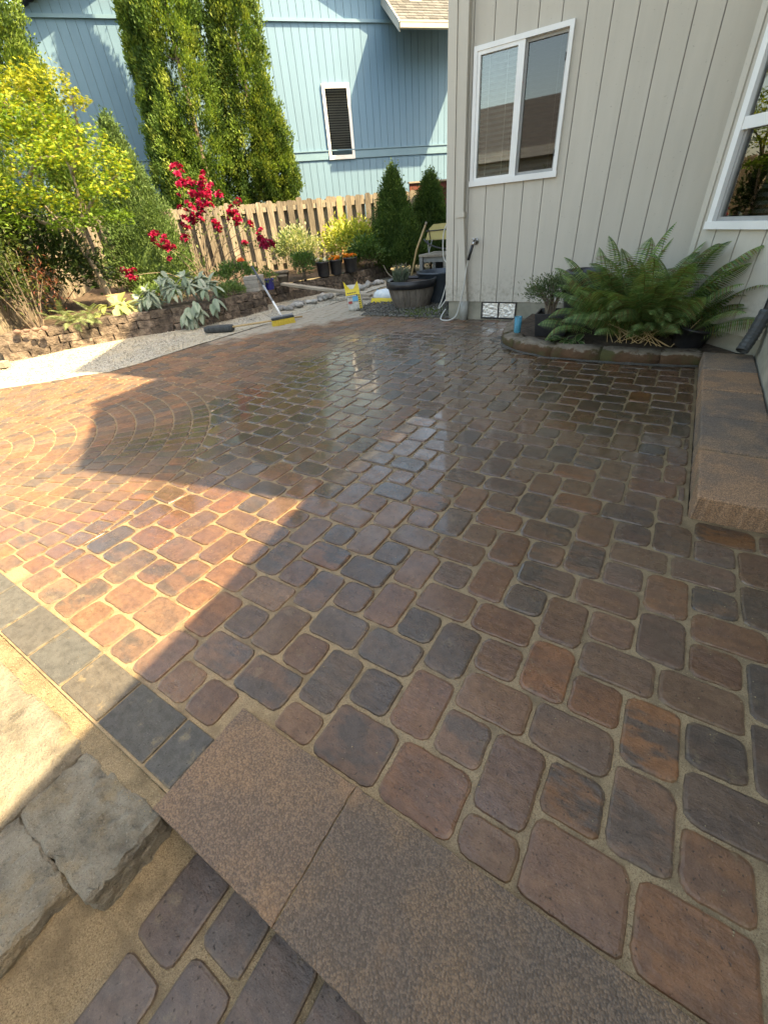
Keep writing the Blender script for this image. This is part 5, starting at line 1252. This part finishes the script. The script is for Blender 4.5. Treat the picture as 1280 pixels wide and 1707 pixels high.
# three black nursery pots with annuals
def flower_top(th, z, r, n, cols, green, k=60, h=0.05):
    P = np.stack([rng.uniform(-r, r, k), rng.uniform(-r, r, k), z+rng.uniform(0, h, k)], 1)
    me = fast_mesh('foliage', *(lambda A: (A[0], A[1]))(leaf_arrays(P, rvec(k)+np.array([0, 0, 0.5]), rvec(k)+np.array([0, 0, 1.0]), 0.05, 0.022, pick(green, k))), M_leaf, {'ca': leaf_arrays(P, rvec(k), rvec(k), 0.05, 0.02, pick(green, k))[2]})
    link('foliage', me, th)
    ms = [petal_ball('bloom', 0.036, [c]) for c in cols]
    for i in range(n):
        o = bpy.data.objects.new('bloom', random.choice(ms)); COL.objects.link(o); o.parent = th
        a = random.uniform(0, 2*PI); q = r*math.sqrt(random.random())
        o.location = (math.cos(a)*q, math.sin(a)*q, z+h*random.uniform(0.4, 1.4)); o.rotation_euler = (random.uniform(-0.7, 0.7), random.uniform(-0.7, 0.7), random.uniform(0, 6)); s = random.uniform(0.75, 1.2); o.scale = (s, s, s)
NP = [(0.105, 0.0), (0.112, 0.02), (0.128, 0.235), (0.138, 0.237), (0.138, 0.262), (0.128, 0.262), (0.122, 0.22)]
GRN = [(0.07, 0.12, 0.03), (0.10, 0.16, 0.04)]
for lab, (x, y, z), cols, nn in (('black nursery pot of white and yellow pansies, leftmost of the three on the back wall', (-6.20, 7.52, 0.265), [(0.75, 0.74, 0.66), (0.70, 0.60, 0.16), (0.75, 0.74, 0.66)], 16),
                                 ('black nursery pot of orange marigolds, middle of the three on the back wall', (-6.09, 7.80, 0.268), [(0.72, 0.22, 0.01), (0.75, 0.32, 0.02)], 20),
                                 ('black nursery pot of orange flowers, rightmost of the three on the back wall', (-5.98, 8.16, 0.27), [(0.70, 0.26, 0.02), (0.76, 0.36, 0.03), (0.66, 0.18, 0.01)], 22)):
    p = thing('flower_pot', lab, 'flower pot', (x, y, z), random.uniform(0, 3), 'black nursery pots on the back wall')
    s = 1.12 if 'right' in lab else 1.0
    pot_parts(p, [(r*s, h_) for r, h_ in NP], M_black, 20, soil=(0.118*s, 0.235)); flower_top(p, 0.24, 0.11*s, nn, cols, GRN)
# clay pots by the fence
for lab, x, y, k in (('squat old clay pot left of the dark green perennial', -6.62, 6.78, 1.0), ('old clay saucer pot standing beside the plank end', -6.42, 6.55, 0.75)):
    p = thing('clay_pot', lab, 'flower pot', (x, y, 0.27), 0, 'old clay pots')
    pot_parts(p, [(0.08*k, 0), (0.12*k, 0.15*k), (0.135*k, 0.152*k), (0.135*k, 0.19*k), (0.12*k, 0.19*k), (0.115*k, 0.15*k)], M_clay, 18, soil=(0.113*k, 0.16*k))
bp = thing('blue_pot', 'small cobalt blue glazed pot with a trailing plant beside the stacked bricks', 'flower pot', (-6.12, 5.90, 0.27))
pot_parts(bp, [(0.065, 0), (0.078, 0.05), (0.088, 0.15), (0.094, 0.152), (0.094, 0.168), (0.084, 0.168), (0.08, 0.14)], M_blueglaze, 20, soil=(0.08, 0.145))
k = 220; P = rng.normal(size=(k, 3))*np.array([0.08, 0.08, 0.05])+np.array([0, 0, 0.22]); A = leaf_arrays(P, rvec(k)+np.array([0, 0, 0.3]), rvec(k)+np.array([0, 0, 1]), 0.055, 0.022, pick([(0.10, 0.17, 0.04), (0.15, 0.21, 0.06)], k))
link('foliage', fast_mesh('foliage', A[0], A[1], M_leaf, {'ca': A[2]}), bp)
# stack of grey bricks
bs = thing('brick_stack', 'stack of grey bricks at the end of the stone wall', 'bricks', (-6.08, 5.55, 0.29))
for c in range(4):
    for q in (0, 1):
        VF = bevel_box(0.235, 0.112, 0.056, 0.004)
        part('brick', xf(VF, Matrix.Translation((-6.13+random.uniform(-0.008, 0.008), 5.58+(q-0.5)*0.118, 0.322+c*0.058)) @ Matrix.Rotation(0.55+random.uniform(-0.05, 0.05), 4, 'Z')), M_brickgrey, bs)
# planks
def plank(name, label, a, b, w_, th_, mat=M_plank, z0=0.0, z1=0.0):
    a, b = Vector((*a, z0)), Vector((*b, z1)); d = b-a; L_ = d.length; ang = math.atan2(d.y, d.x); el = math.atan2(d.z, Vector((d.x, d.y)).length)
    VF = bevel_box(L_, w_, th_, 0.004, 1, 0.003, 0)
    o = part(name, xf(VF, Matrix.Translation((a+b)/2) @ Matrix.Rotation(ang, 4, 'Z') @ Matrix.Rotation(-el, 4, 'Y')), mat); return tag(o, label, 'plank')
plank('plank', 'long grey wooden plank leaning from the back wall down to the path', (-6.32, 6.42), (-4.55, 6.72), 0.14, 0.04, z0=0.285, z1=0.055)
plank('plank', 'short grey wood offcut lying flat on the path behind the upright yellow bag', (-4.52, 6.72), (-4.22, 6.92), 0.12, 0.045, z0=0.026, z1=0.026)
for i, (a, b, z, lab) in enumerate((((-7.12, 1.62), (-6.75, 1.92), 0.04, 'grey timber offcut on the gravel at the left frame edge, nearest the wall'), ((-7.28, 1.50), (-6.86, 1.78), 0.06, 'thick grey timber offcut beside another at the left frame edge'), ((-7.0, 1.42), (-6.62, 1.58), 0.015, 'flat timber offcut lying lowest at the left frame edge'))):
    plank('timber_offcut', lab, a, b, 0.11, 0.07 if i < 2 else 0.03, z0=z, z1=z)
# small stones on the wall end, river stones beside the path, loose gravel corner
def stone_mesh(seed):
    bm = bmesh.new(); bmesh.ops.create_icosphere(bm, subdivisions=2, radius=0.5)
    for v in bm.verts:
        v.co += noise.noise_vector(v.co*1.6+Vector((seed, 0, seed)))*0.16; v.co.z *= 0.66
    me = bpy.data.meshes.new('stone'); bm.to_mesh(me); bm.free(); finish(me, M_pebble, True); return me
SM = [stone_mesh(i*3.7) for i in range(5)]
rocks = []
for i in range(46):
    u = random.random(); x = -5.62+0.26*u+random.gauss(0, 0.07)-0.14*(u > 0.6); y = 5.55+1.7*u+random.gauss(0, 0.06); rocks.append((x, y, random.uniform(0.06, 0.14)))
for i in range(9): rocks.append((-5.62+random.uniform(-0.08, 0.2), 7.75+0.11*i+random.uniform(-0.05, 0.05), random.uniform(0.08, 0.17)))
for x, y, s in rocks:
    o = bpy.data.objects.new('river_stone', random.choice(SM)); COL.objects.link(o); o.location = (x, y, s*0.26); o.scale = (s*random.uniform(0.9, 1.4), s, s*random.uniform(0.8, 1.1)); o.rotation_euler = (random.uniform(-0.3, 0.3), random.uniform(-0.3, 0.3), random.uniform(0, 6))
    tag(o, 'rounded grey river stone in the row between the path and the dark wall' if y < 7.5 else 'larger pale river stone in the short row beyond the leaning plank', 'stone', 'river stones along the path' if y < 7.5 else 'river stones beyond the plank')
for i in range(4):
    o = bpy.data.objects.new('fieldstone', random.choice(SM)); COL.objects.link(o); s = random.uniform(0.07, 0.11); o.location = (-7.02+0.06*i, 2.28+0.08*i, 0.315); o.scale = (s*1.2, s, s); o.rotation_euler = (0, 0, i)
    o.data = o.data.copy(); o.data.materials[0] = M_pink
    tag(o, 'small pinkish stone on top of the left end of the stone wall', 'stone', 'stones on the wall end')
def scatter(name, pts, smin, smax, mat, cols=None):
    """loose chips, each a squashed octahedron, joined because nobody could count them"""
    n = len(pts); P = np.array(pts); s = rng.uniform(smin, smax, n)
    o8 = np.array([(1, 0, 0), (-1, 0, 0), (0, 1, 0), (0, -1, 0), (0, 0, 0.7), (0, 0, -0.7)])*0.5
    f8 = np.array([(0, 2, 4), (2, 1, 4), (1, 3, 4), (3, 0, 4), (2, 0, 5), (1, 2, 5), (3, 1, 5), (0, 3, 5)])
    j = rng.uniform(0.6, 1.4, (n, 6, 3)); a = rng.uniform(0, 2*PI, n); c_, s_ = np.cos(a)[:, None], np.sin(a)[:, None]
    V = o8[None]*j*s[:, None, None]; x, y = V[..., 0].copy(), V[..., 1].copy(); V[..., 0] = x*c_-y*s_; V[..., 1] = x*s_+y*c_
    V += P[:, None, :]; F = (f8[None]+np.arange(n)[:, None, None]*6).reshape(-1, 3)
    me = fast_mesh(name, V.reshape(-1, 3), F, mat); o = link(name, me); tag(o, kind='stuff'); return o
pts = []
while len(pts) < 5200:
    x, y = random.uniform(-4.25, -2.5), random.uniform(5.40, 7.3)
    if x < -3.9 and (y > 6.6 or y < 5.62+(-3.9-x)*0.4): continue
    pts.append((x, y, 0.012+random.uniform(0, 0.03)*(1 if y > 5.55 else 0.2)))
scatter('loose_gravel', pts, 0.012, 0.038, simple('loose_chip', (0.06, 0.055, 0.045), (0.20, 0.19, 0.16), 0.75, 45))
tag(bpy.data.objects['loose_gravel'], 'dark loose gravel heap around the barrel planter', 'gravel')
pts = []
while len(pts) < 9000:
    x, y = random.uniform(-7.3, -5.1), random.uniform(0.9, 7.4)
    if x > -5.75+(0 if y > 2.3 else -0.0) and y < 2.28 and (x+5.045)*-0.76+(y-2.27)*0.65 < 0.06: continue
    pts.append((x, y, 0.0))
scatter('fine_gravel', pts, 0.006, 0.022, M_gravel); tag(bpy.data.objects['fine_gravel'], 'fine crushed gravel along the foot of the stone wall', 'gravel')
pts = [(random.uniform(-1.0, -0.66), random.uniform(-0.7, 0.03), -0.150) for _ in range(500)]
pts += [(random.uniform(-0.78, 1.0), random.uniform(0.30, 1.6), -0.0066) for _ in range(9000)]+[(random.uniform(-2.3, -0.78), random.uniform(0.20, 1.2), -0.0066) for _ in range(5000)]
pts += [(random.uniform(-2.0, 1.0), random.uniform(0.32, 1.6), 0.0005) for _ in range(900)]+[(random.uniform(-0.72, 0.2), random.uniform(-0.45, 0.0), -0.156) for _ in range(900)]+[(random.uniform(-2.2, -0.78), random.uniform(-0.02, 0.045), -0.010) for _ in range(1200)]
scatter('sand_grains', pts, 0.0018, 0.0048, simple('coarse_sand_grain', (0.17, 0.13, 0.07), (0.36, 0.29, 0.17), 0.9, 180)); tag(bpy.data.objects['sand_grains'], 'coarse sand grains lying in the near paving joints', 'sand')
k = 700; P = np.stack([rng.normal(-2.95, 0.2, k), rng.normal(5.72, 0.13, k), np.full(k, 0.01)], 1); A = leaf_arrays(P, rvec(k)*0.6+np.array([0, 0, 1.0]), rvec(k), 0.045, 0.008, pick([(0.10, 0.15, 0.03), (0.15, 0.19, 0.05)], k))
o = link('grass', fast_mesh('grass', A[0], A[1], M_leaf, {'ca': A[2]})); tag(o, 'tuft of short grass by the house corner', 'grass', kind='stuff')

# half-barrel planter with lavender
hb = thing('barrel_planter', 'half-barrel planter with a black rim standing on dark gravel', 'planter', (-3.40, 6.10, 0.0))
prof = [(0.245, 0.0), (0.275, 0.06), (0.318, 0.18), (0.345, 0.29)]
ns = 22
for i in range(ns):
    a0, a1 = 2*PI*i/ns+0.006, 2*PI*(i+1)/ns-0.006; V = []
    for r, z in prof:
        for a in (a0, (a0+a1)/2, a1): V.append((r*math.cos(a), r*math.sin(a), z))
    for r, z in prof:
        for a in (a0, (a0+a1)/2, a1): V.append(((r-0.02)*math.cos(a), (r-0.02)*math.sin(a), z))
    F = []
    for q in range(3):
        for s in range(2):
            F.append((q*3+s, q*3+s+1, q*3+s+4, q*3+s+3)); F.append((12+q*3+s, 12+q*3+s+3, 12+q*3+s+4, 12+q*3+s+1))
        F.append((q*3, q*3+3, 12+q*3+3, 12+q*3)); F.append((q*3+2, 12+q*3+2, 12+q*3+5, q*3+5))
    part('stave', (V, F), M_barrel, hb, world=False)
part('rim_band', lathe([(0.345, 0.285), (0.366, 0.288), (0.372, 0.385), (0.352, 0.388), (0.335, 0.36)], 40, cap=False), M_black, hb, True, world=False)
part('base_ring', lathe([(0.20, 0.0), (0.252, 0.002), (0.258, 0.022), (0.248, 0.024)], 32), M_black, hb, True, world=False)
part('soil', lathe([(0.335, 0.345), (0.1, 0.36)], 24), M_soil, hb, True, world=False)
lv = thing('lavender', 'tuft of grey lavender growing in the barrel planter', 'plant', (-3.53, 6.02, 0.35))
k = 900; a = rng.uniform(0, 2*PI, k); r = np.sqrt(rng.uniform(0, 1, k))*0.10
P = np.stack([-3.53+np.cos(a)*r, 6.02+np.sin(a)*r, 0.35+rng.uniform(0, 0.10, k)], 1); D = np.stack([np.cos(a)*r*3, np.sin(a)*r*3, np.full(k, 1.0)], 1)+rng.normal(size=(k, 3))*0.22
crown('foliage', [leaf_arrays(P, D, rvec(k), rng.uniform(0.05, 0.14, k), 0.008, pick([(0.16, 0.20, 0.15), (0.21, 0.25, 0.20), (0.12, 0.16, 0.12)], k))], M_leaf, lv)
sp = [tube([(-3.53+random.uniform(-0.05, 0.05), 6.02+random.uniform(-0.05, 0.05), 0.36), (-3.53+random.uniform(-0.14, 0.14), 6.02+random.uniform(-0.1, 0.1), random.uniform(0.52, 0.60))], 0.003, 4) for _ in range(16)]
sp.append(tube(smooth_path([(-3.60, 6.0, 0.40), (-3.72, 6.0, 0.46), (-3.80, 6.0, 0.58)], 3), 0.005, 5))
part('stem', join(*sp), M_pale_bark, lv)
tl = thing('long_tool', 'long wooden tool handle leaning behind the barrel planter', 'tool', (-3.66, 6.5, 0))
part('handle', tube([(-3.74, 6.55, 0.02), (-3.52, 6.52, 0.72), (-3.345, 6.50, 1.035)], 0.016, 10), M_handle, tl, True)
part('ferrule', tube([(-3.352, 6.501, 1.022), (-3.338, 6.499, 1.05)], 0.018, 10), M_pale_bark, tl, True)
bt = thing('dark_tub', 'dark blue-grey tub partly hidden behind the barrel planter', 'tub', (-3.22, 6.62, 0))
pot_parts(bt, [(0.24, 0), (0.27, 0.10), (0.30, 0.40), (0.32, 0.405), (0.32, 0.43), (0.30, 0.43), (0.29, 0.35)], simple('slate_tub', (0.05, 0.06, 0.075), (0.08, 0.095, 0.115), 0.4, 6), 28, soil=(0.285, 0.37))
# potting bench with wheelbarrow tray on it, at the house side
pbn = thing('potting_bench', 'dark grey wooden bench with louvred front beside the house corner', 'bench', (-3.3, 7.25, 0))
part('bench_top', xf(bevel_box(0.95, 0.56, 0.035, 0.004), Matrix.Translation((-3.24, 7.22, 0.600))), M_plank, pbn)
for x in (-3.68, -2.82):
    for y in (6.98, 7.46): part('leg', xf(bevel_box(0.06, 0.06, 0.60, 0.003), Matrix.Translation((x, y, 0.29))), M_cabinet, pbn)
part('back_panel', xf(bevel_box(0.82, 0.02, 0.54, 0.0), Matrix.Translation((-3.24, 7.47, 0.30))), M_dark, pbn)
part('apron', xf(bevel_box(0.82, 0.02, 0.07, 0.0), Matrix.Translation((-3.24, 6.985, 0.545))), M_cabinet, pbn)
for k in range(5): part('louvre', xf(bevel_box(0.42, 0.018, 0.098, 0.003), Matrix.Translation((-3.09, 6.99, 0.075+k*0.103)) @ Matrix.Rotation(0.12, 4, 'X')), M_brickgrey, pbn)
wbr = thing('wheelbarrow', 'faded yellow wheelbarrow tray tipped up on the bench behind the house corner', 'wheelbarrow', (-3.4, 7.3, 0.62))
pr_ = [(-3.72, 0.80), (-3.66, 0.945), (-3.575, 1.005), (-2.95, 1.02), (-2.90, 0.80)]
V = [(x, 7.20, z) for x, z in pr_]+[(x, 7.42, z-0.02) for x, z in pr_]
part('tray', (V, [tuple(range(5)), tuple(reversed(range(5, 10)))]+[(i, i+5, (i+1) % 5+5, (i+1) % 5) for i in range(5)]), M_tray, wbr)
part('tray_band', tube([(-3.70, 7.19, 0.92), (-2.90, 7.19, 0.935)], 0.008, 6), M_black, wbr)
part('frame_tube', tube([(-3.66, 7.19, 0.95), (-3.62, 7.18, 0.80)], 0.007, 6), M_black, wbr)
part('frame_tube', tube(smooth_path([(-3.74, 7.18, 0.81), (-3.62, 7.15, 0.74), (-3.42, 7.12, 0.685), (-3.20, 7.10, 0.67)], 4), 0.012, 7), M_black, wbr, True)
part('leg', tube([(-3.68, 7.2, 0.80), (-3.66, 7.2, 0.62)], 0.007, 6), M_alu, wbr); part('leg', tube([(-3.60, 7.2, 0.80), (-3.66, 7.2, 0.62)], 0.007, 6), M_alu, wbr)
part('wheel', xf(lathe([(0.05, -0.03), (0.10, -0.03), (0.115, 0.0), (0.10, 0.03), (0.05, 0.03)], 20), Matrix.Translation((-3.25, 7.28, 0.735)) @ Matrix.Rotation(PI/2, 4, 'X')), M_black, wbr, True)

# sand bags
def bag_body(w_, d_, h_, seed, n=16, rows=9, slump=0.0):
    V, F = [], []
    for r in range(rows):
        t = r/(rows-1)
        for i in range(n):
            a = 2*PI*i/n; ca_, sa = math.cos(a), math.sin(a); e = 2/3.2
            x = math.copysign(abs(ca_)**e, ca_)*w_/2*(1.0-0.06*t+0.05*math.sin(PI*t)); y = math.copysign(abs(sa)**e, sa)*d_/2*(1.05-0.78*t**1.8)
            v = Vector((x+slump*t, y, h_*t)); v += noise.noise_vector(v*14+Vector((seed, 0, 0)))*0.012; V.append(tuple(v))
    for r in range(rows-1):
        for i in range(n): j = (i+1) % n; F.append((r*n+i, r*n+j, (r+1)*n+j, (r+1)*n+i))
    F.append(tuple(reversed(range(n)))); return V, F
BAGM = Matrix.Translation((-4.22, 5.80, 0.0)) @ Matrix.Rotation(0.35, 4, 'Z') @ Matrix.Rotation(-0.12, 4, 'Y')
bag = thing('sand_bag', 'opened upright yellow and grey sand bag with torn top flaps on the path', 'bag', (-4.22, 5.80, 0))
part('bag_body', xf(bag_body(0.225, 0.14, 0.30, 3), BAGM), M_bagwhite, bag, True)
def front(x0, x1, z0, z1, y=-0.072, tw=None): 
    """a patch of print lying just off the bag's front"""
    def yy(z): t = z/0.30; return -0.07*(1.05-0.78*t**1.8)-0.014
    return [(x0, yy(z0), z0), (x1, yy(z0), z0), (x1, yy(z1), z1), (x0, yy(z1), z1), (x0, yy(z0)+0.006, z0), (x1, yy(z0)+0.006, z0), (x1, yy(z1)+0.006, z1), (x0, yy(z1)+0.006, z1)], BF
for nm, m_, rc in (('yellow_panel', M_yellow, (-0.112, 0.112, 0.225, 0.30)), ('side_strip', M_yellow, (0.078, 0.118, 0.0, 0.225)), ('blue_panel', M_bagblue, (-0.01, 0.076, 0.135, 0.20)), ('emblem', M_bagred, (-0.085, -0.025, 0.11, 0.145)), ('emblem', M_ink, (-0.09, 0.07, 0.20, 0.222))):
    part(nm, xf(front(*rc), BAGM), m_, bag)
for k in range(7): part('print_mark', xf(front(0.088, 0.108, 0.02+k*0.03, 0.036+k*0.03), Matrix.Translation((-0.0006, -0.0022, 0)) @ BAGM), M_ink, bag)
for k in range(9): part('print_mark', xf(front(-0.082+k*0.016, -0.072+k*0.016, 0.204, 0.218), Matrix.Translation((-0.0006, -0.0022, 0)) @ BAGM), M_baginside, bag)
for k in range(5): part('print_mark', xf(front(-0.08+k*0.03, -0.062+k*0.03, 0.245, 0.26), Matrix.Translation((-0.0006, -0.0022, 0)) @ BAGM), M_ink, bag)
part('torn_flap', xf(([(-0.112, -0.03, 0.29), (-0.03, -0.035, 0.30), (-0.118, -0.02, 0.42), (-0.112, -0.026, 0.29), (-0.03, -0.031, 0.30), (-0.118, -0.016, 0.42)], [(0, 1, 2), (5, 4, 3), (0, 3, 4, 1), (1, 4, 5, 2), (2, 5, 3, 0)]), BAGM), M_yellow, bag)
part('torn_flap', xf(([(0.02, -0.035, 0.30), (0.112, -0.03, 0.29), (0.10, -0.012, 0.395), (0.02, -0.031, 0.30), (0.112, -0.026, 0.29), (0.10, -0.008, 0.395)], [(0, 1, 2), (5, 4, 3), (0, 3, 4, 1), (1, 4, 5, 2), (2, 5, 3, 0)]), BAGM), M_yellow, bag)
part('lining', xf(([(-0.10, 0.02, 0.28), (0.10, 0.02, 0.28), (0.09, 0.03, 0.345), (-0.09, 0.03, 0.36), (-0.10, 0.024, 0.28), (0.10, 0.024, 0.28), (0.09, 0.034, 0.345), (-0.09, 0.034, 0.36)], BF), BAGM), M_baginside, bag)
bag2 = thing('sand_bag', 'white and yellow bag lying flat on its side behind the barrel planter', 'bag', (-4.15, 6.62, 0))
B2 = Matrix.Translation((-4.02, 6.55, 0.0)) @ Matrix.Rotation(0.25, 4, 'Z')
bm = bmesh.new(); bmesh.ops.create_icosphere(bm, subdivisions=3, radius=0.5)
for v in bm.verts:
    v.co = Vector((math.copysign(abs(v.co.x*2)**0.7, v.co.x)*0.31, math.copysign(abs(v.co.y*2)**0.7, v.co.y)*0.19, v.co.z*0.21+0.095)); v.co += noise.noise_vector(v.co*9)*0.018
bm.verts.index_update(); VF = ([tuple(v.co) for v in bm.verts], [tuple(v.index for v in f.verts) for f in bm.faces]); bm.free()
part('bag_body', xf(VF, B2), simple('pale_bag_plastic', (0.60, 0.66, 0.68), (0.74, 0.76, 0.76), 0.35, 16, 26, 0.6, 0.012), bag2, True)
part('yellow_edge', xf(bag_body(0.60, 0.06, 0.085, 9), B2 @ Matrix.Translation((-0.01, -0.185, 0.0))), M_yellow, bag2, True)
for k in range(9):
    x = -0.24+k*0.055; part('print_mark', xf(box(x, x+0.016, -0.21, -0.09, 0.0, 0.004), B2 @ Matrix.Translation((0, 0, 0.195-0.0)) @ Matrix.Rotation(0.72, 4, 'X') @ Matrix.Translation((0, 0.06, 0.02))), M_cabinet if k % 2 else M_bagblue, bag2)

# brooms
br = thing('push_broom', 'push broom with yellow bristles standing on the path, handle leaning away', 'broom', (-4.74, 4.69, 0))
a_ = math.atan2(0.30, 0.15)
BM = Matrix.Translation((-4.74, 4.69, 0.0)) @ Matrix.Rotation(1.13, 4, 'Z')
hd = part('broom_head', xf(bevel_box(0.335, 0.055, 0.030, 0.006), BM @ Matrix.Translation((0, 0, 0.088))), M_darkbristle, br)
part('scraper', xf(bevel_box(0.335, 0.008, 0.022, 0.0), BM @ Matrix.Translation((0, 0.02, 0.112))), M_alu, br)
part('bristles', xf(([(-0.162, -0.022, 0.073), (0.162, -0.022, 0.073), (0.162, 0.022, 0.073), (-0.162, 0.022, 0.073), (-0.172, -0.036, 0.0), (0.172, -0.036, 0.0), (0.172, 0.036, 0.0), (-0.172, 0.036, 0.0)], [tuple(reversed(f)) for f in BF]), BM), M_bristle, br)
hA, hB = Vector((-4.76, 4.70, 0.10)), Vector((-5.32, 4.86, 0.72))
part('handle', tube([hA, hA.lerp(hB, 0.30)], 0.0145, 10), M_white, br, True); part('handle', tube([hA.lerp(hB, 0.30), hA.lerp(hB, 0.62)], 0.0142, 10), M_alu, br, True); part('handle', tube([hA.lerp(hB, 0.62), hB], 0.0145, 10), simple('dark_handle_grip', (0.05, 0.06, 0.075), None, 0.45, 8), br, True)
b2 = thing('dust_broom', 'dark bristled broom lying flat on the gravel with its long wooden handle', 'broom', (-5.35, 4.05, 0))
BM = Matrix.Translation((-5.38, 4.06, 0.0)) @ Matrix.Rotation(0.42, 4, 'Z')
part('bristles', xf(bevel_box(0.42, 0.13, 0.085, 0.03, 2, 0.012, 1, 18), BM @ Matrix.Translation((0, 0, 0.045))), M_darkbristle, b2, True)
part('handle', tube([(-5.20, 4.14, 0.06), (-4.90, 4.72, 0.045), (-4.72, 5.08, 0.03)], 0.013, 8), M_handle, b2, True)

# ---- fern bed things ---------------------------------------------------------
gp = thing('glazed_pot', 'large black glazed pot with a wide rim behind the fern', 'flower pot', (-0.83, 4.98, 0.09))
pot_parts(gp, [(0.115, 0.0), (0.14, 0.10), (0.168, 0.25), (0.172, 0.36), (0.165, 0.44), (0.168, 0.455), (0.185, 0.462), (0.188, 0.492), (0.178, 0.502), (0.16, 0.498), (0.155, 0.44)], M_glazeblack, 36, soil=(0.155, 0.445))
sqp = thing('square_pot', 'black square plastic pot with a small grey-green shrub beside the blue glass', 'flower pot', (-0.985, 4.60, 0.085), 0.1)
part('pot_body', ([(-0.135, -0.135, 0), (0.135, -0.135, 0), (0.135, 0.135, 0), (-0.135, 0.135, 0), (-0.155, -0.155, 0.20), (0.155, -0.155, 0.20), (0.155, 0.155, 0.20), (-0.155, 0.155, 0.20), (-0.14, -0.14, 0.20), (0.14, -0.14, 0.20), (0.14, 0.14, 0.20), (-0.14, 0.14, 0.20), (-0.135, -0.135, 0.16), (0.135, -0.135, 0.16), (0.135, 0.135, 0.16), (-0.135, 0.135, 0.16)], [(0, 3, 2, 1), (0, 1, 5, 4), (1, 2, 6, 5), (2, 3, 7, 6), (3, 0, 4, 7), (4, 5, 9, 8), (5, 6, 10, 9), (6, 7, 11, 10), (7, 4, 8, 11), (8, 9, 13, 12), (9, 10, 14, 13), (10, 11, 15, 14), (11, 8, 12, 15)]), M_black, sqp, world=False)
part('soil', box(-0.136, 0.136, -0.136, 0.136, 0.14, 0.165), M_soil, sqp, world=False)
bush('potted_shrub', 'small twiggy grey-green shrub in the black square pot', 'shrub', (-1.03, 4.60, 0.45), (0.23, 0.20, 0.17), 3000, 0.034, 0.009, [(0.11, 0.15, 0.07), (0.15, 0.19, 0.10), (0.085, 0.12, 0.055)], bottom=0.25, clumps=70, stems=30, up=0.6)
pp = thing('nursery_pot', 'black plastic nursery pot tipped at the right end of the fern bed', 'flower pot', (0.16, 4.40, 0.09), 0.2)
pp.rotation_euler = (0.10, 0.16, 0)
pot_parts(pp, [(0.105, 0.0), (0.115, 0.03), (0.142, 0.145), (0.15, 0.147), (0.15, 0.165), (0.138, 0.165), (0.13, 0.12)], M_black, 24, soil=(0.13, 0.13))
gl = thing('blue_glass', 'small blue glass tumbler standing on the kerb stone', 'glass', (-1.275, 4.42, 0.112))
part('tumbler', lathe([(0.031, 0.0), (0.034, 0.01), (0.036, 0.15), (0.033, 0.15), (0.031, 0.012)], 24, cap=True), M_blueglass, gl, True, world=False)
part('candle', lathe([(0.029, 0.014), (0.0302, 0.085)], 20), M_wax, gl, True, world=False)
wst = bpy.data.objects.new('white_stone', SM[2]); COL.objects.link(wst); wst.location = (-0.90, 4.80, 0.55)
bpy.data.objects.remove(wst)
# rain spout end at the far right
fs = thing('rain_spout', 'grey flexible rain spout end beside the slab step at the right edge', 'downspout', (0.53, 4.10, 0))
part('down_pipe', tube([(0.555, 4.10, 0.40), (0.556, 4.12, 1.6)], 0.03, 8), M_black, fs)
rib = []
pp_ = smooth_path([(0.55, 4.10, 0.42), (0.53, 4.07, 0.30), (0.515, 4.045, 0.235), (0.49, 4.00, 0.165)], 6)
part('flex_elbow', tube(pp_, [0.040+0.004*(i % 2) for i in range(len(pp_))], 10, False), M_rubber, fs)

# ---- neighbouring house and hedge behind the viewer (they mirror in the window panes) ----
nh = thing('rear_house', 'grey roofed house behind the viewer, seen only mirrored in the window', 'house', (-7, -10, 0))
part('wall', box(-13, -2.2, -16, -10, -0.2, 2.75), M_grey, nh)
part('fascia', box(-13.4, -1.9, -9.72, -9.66, 2.62, 2.92), M_fascia, nh)
part('roof', ([(-13.4, -9.7, 2.9), (-1.9, -9.7, 2.9), (-1.9, -13, 4.75), (-13.4, -13, 4.75), (-13.4, -16.3, 2.9), (-1.9, -16.3, 2.9)], [(0, 1, 2, 3), (3, 2, 5, 4), (1, 5, 2), (0, 3, 4), (0, 4, 5, 1)]), simple('dark_shingle', (0.05, 0.052, 0.058), (0.085, 0.087, 0.092), 0.9, 12), nh)
for x in (-10.5, -7.9, -5.4, -3.2): bush('hedge_shrub', 'green hedge shrub behind the viewer, mirrored low in the window', 'shrub', (x, -8.2, 0.9), (1.35, 0.8, 1.15), 2600, 0.14, 0.06, [(0.06, 0.09, 0.02), (0.09, 0.12, 0.03), (0.13, 0.14, 0.04)], bottom=-0.2, clumps=60, group='hedge behind the viewer')
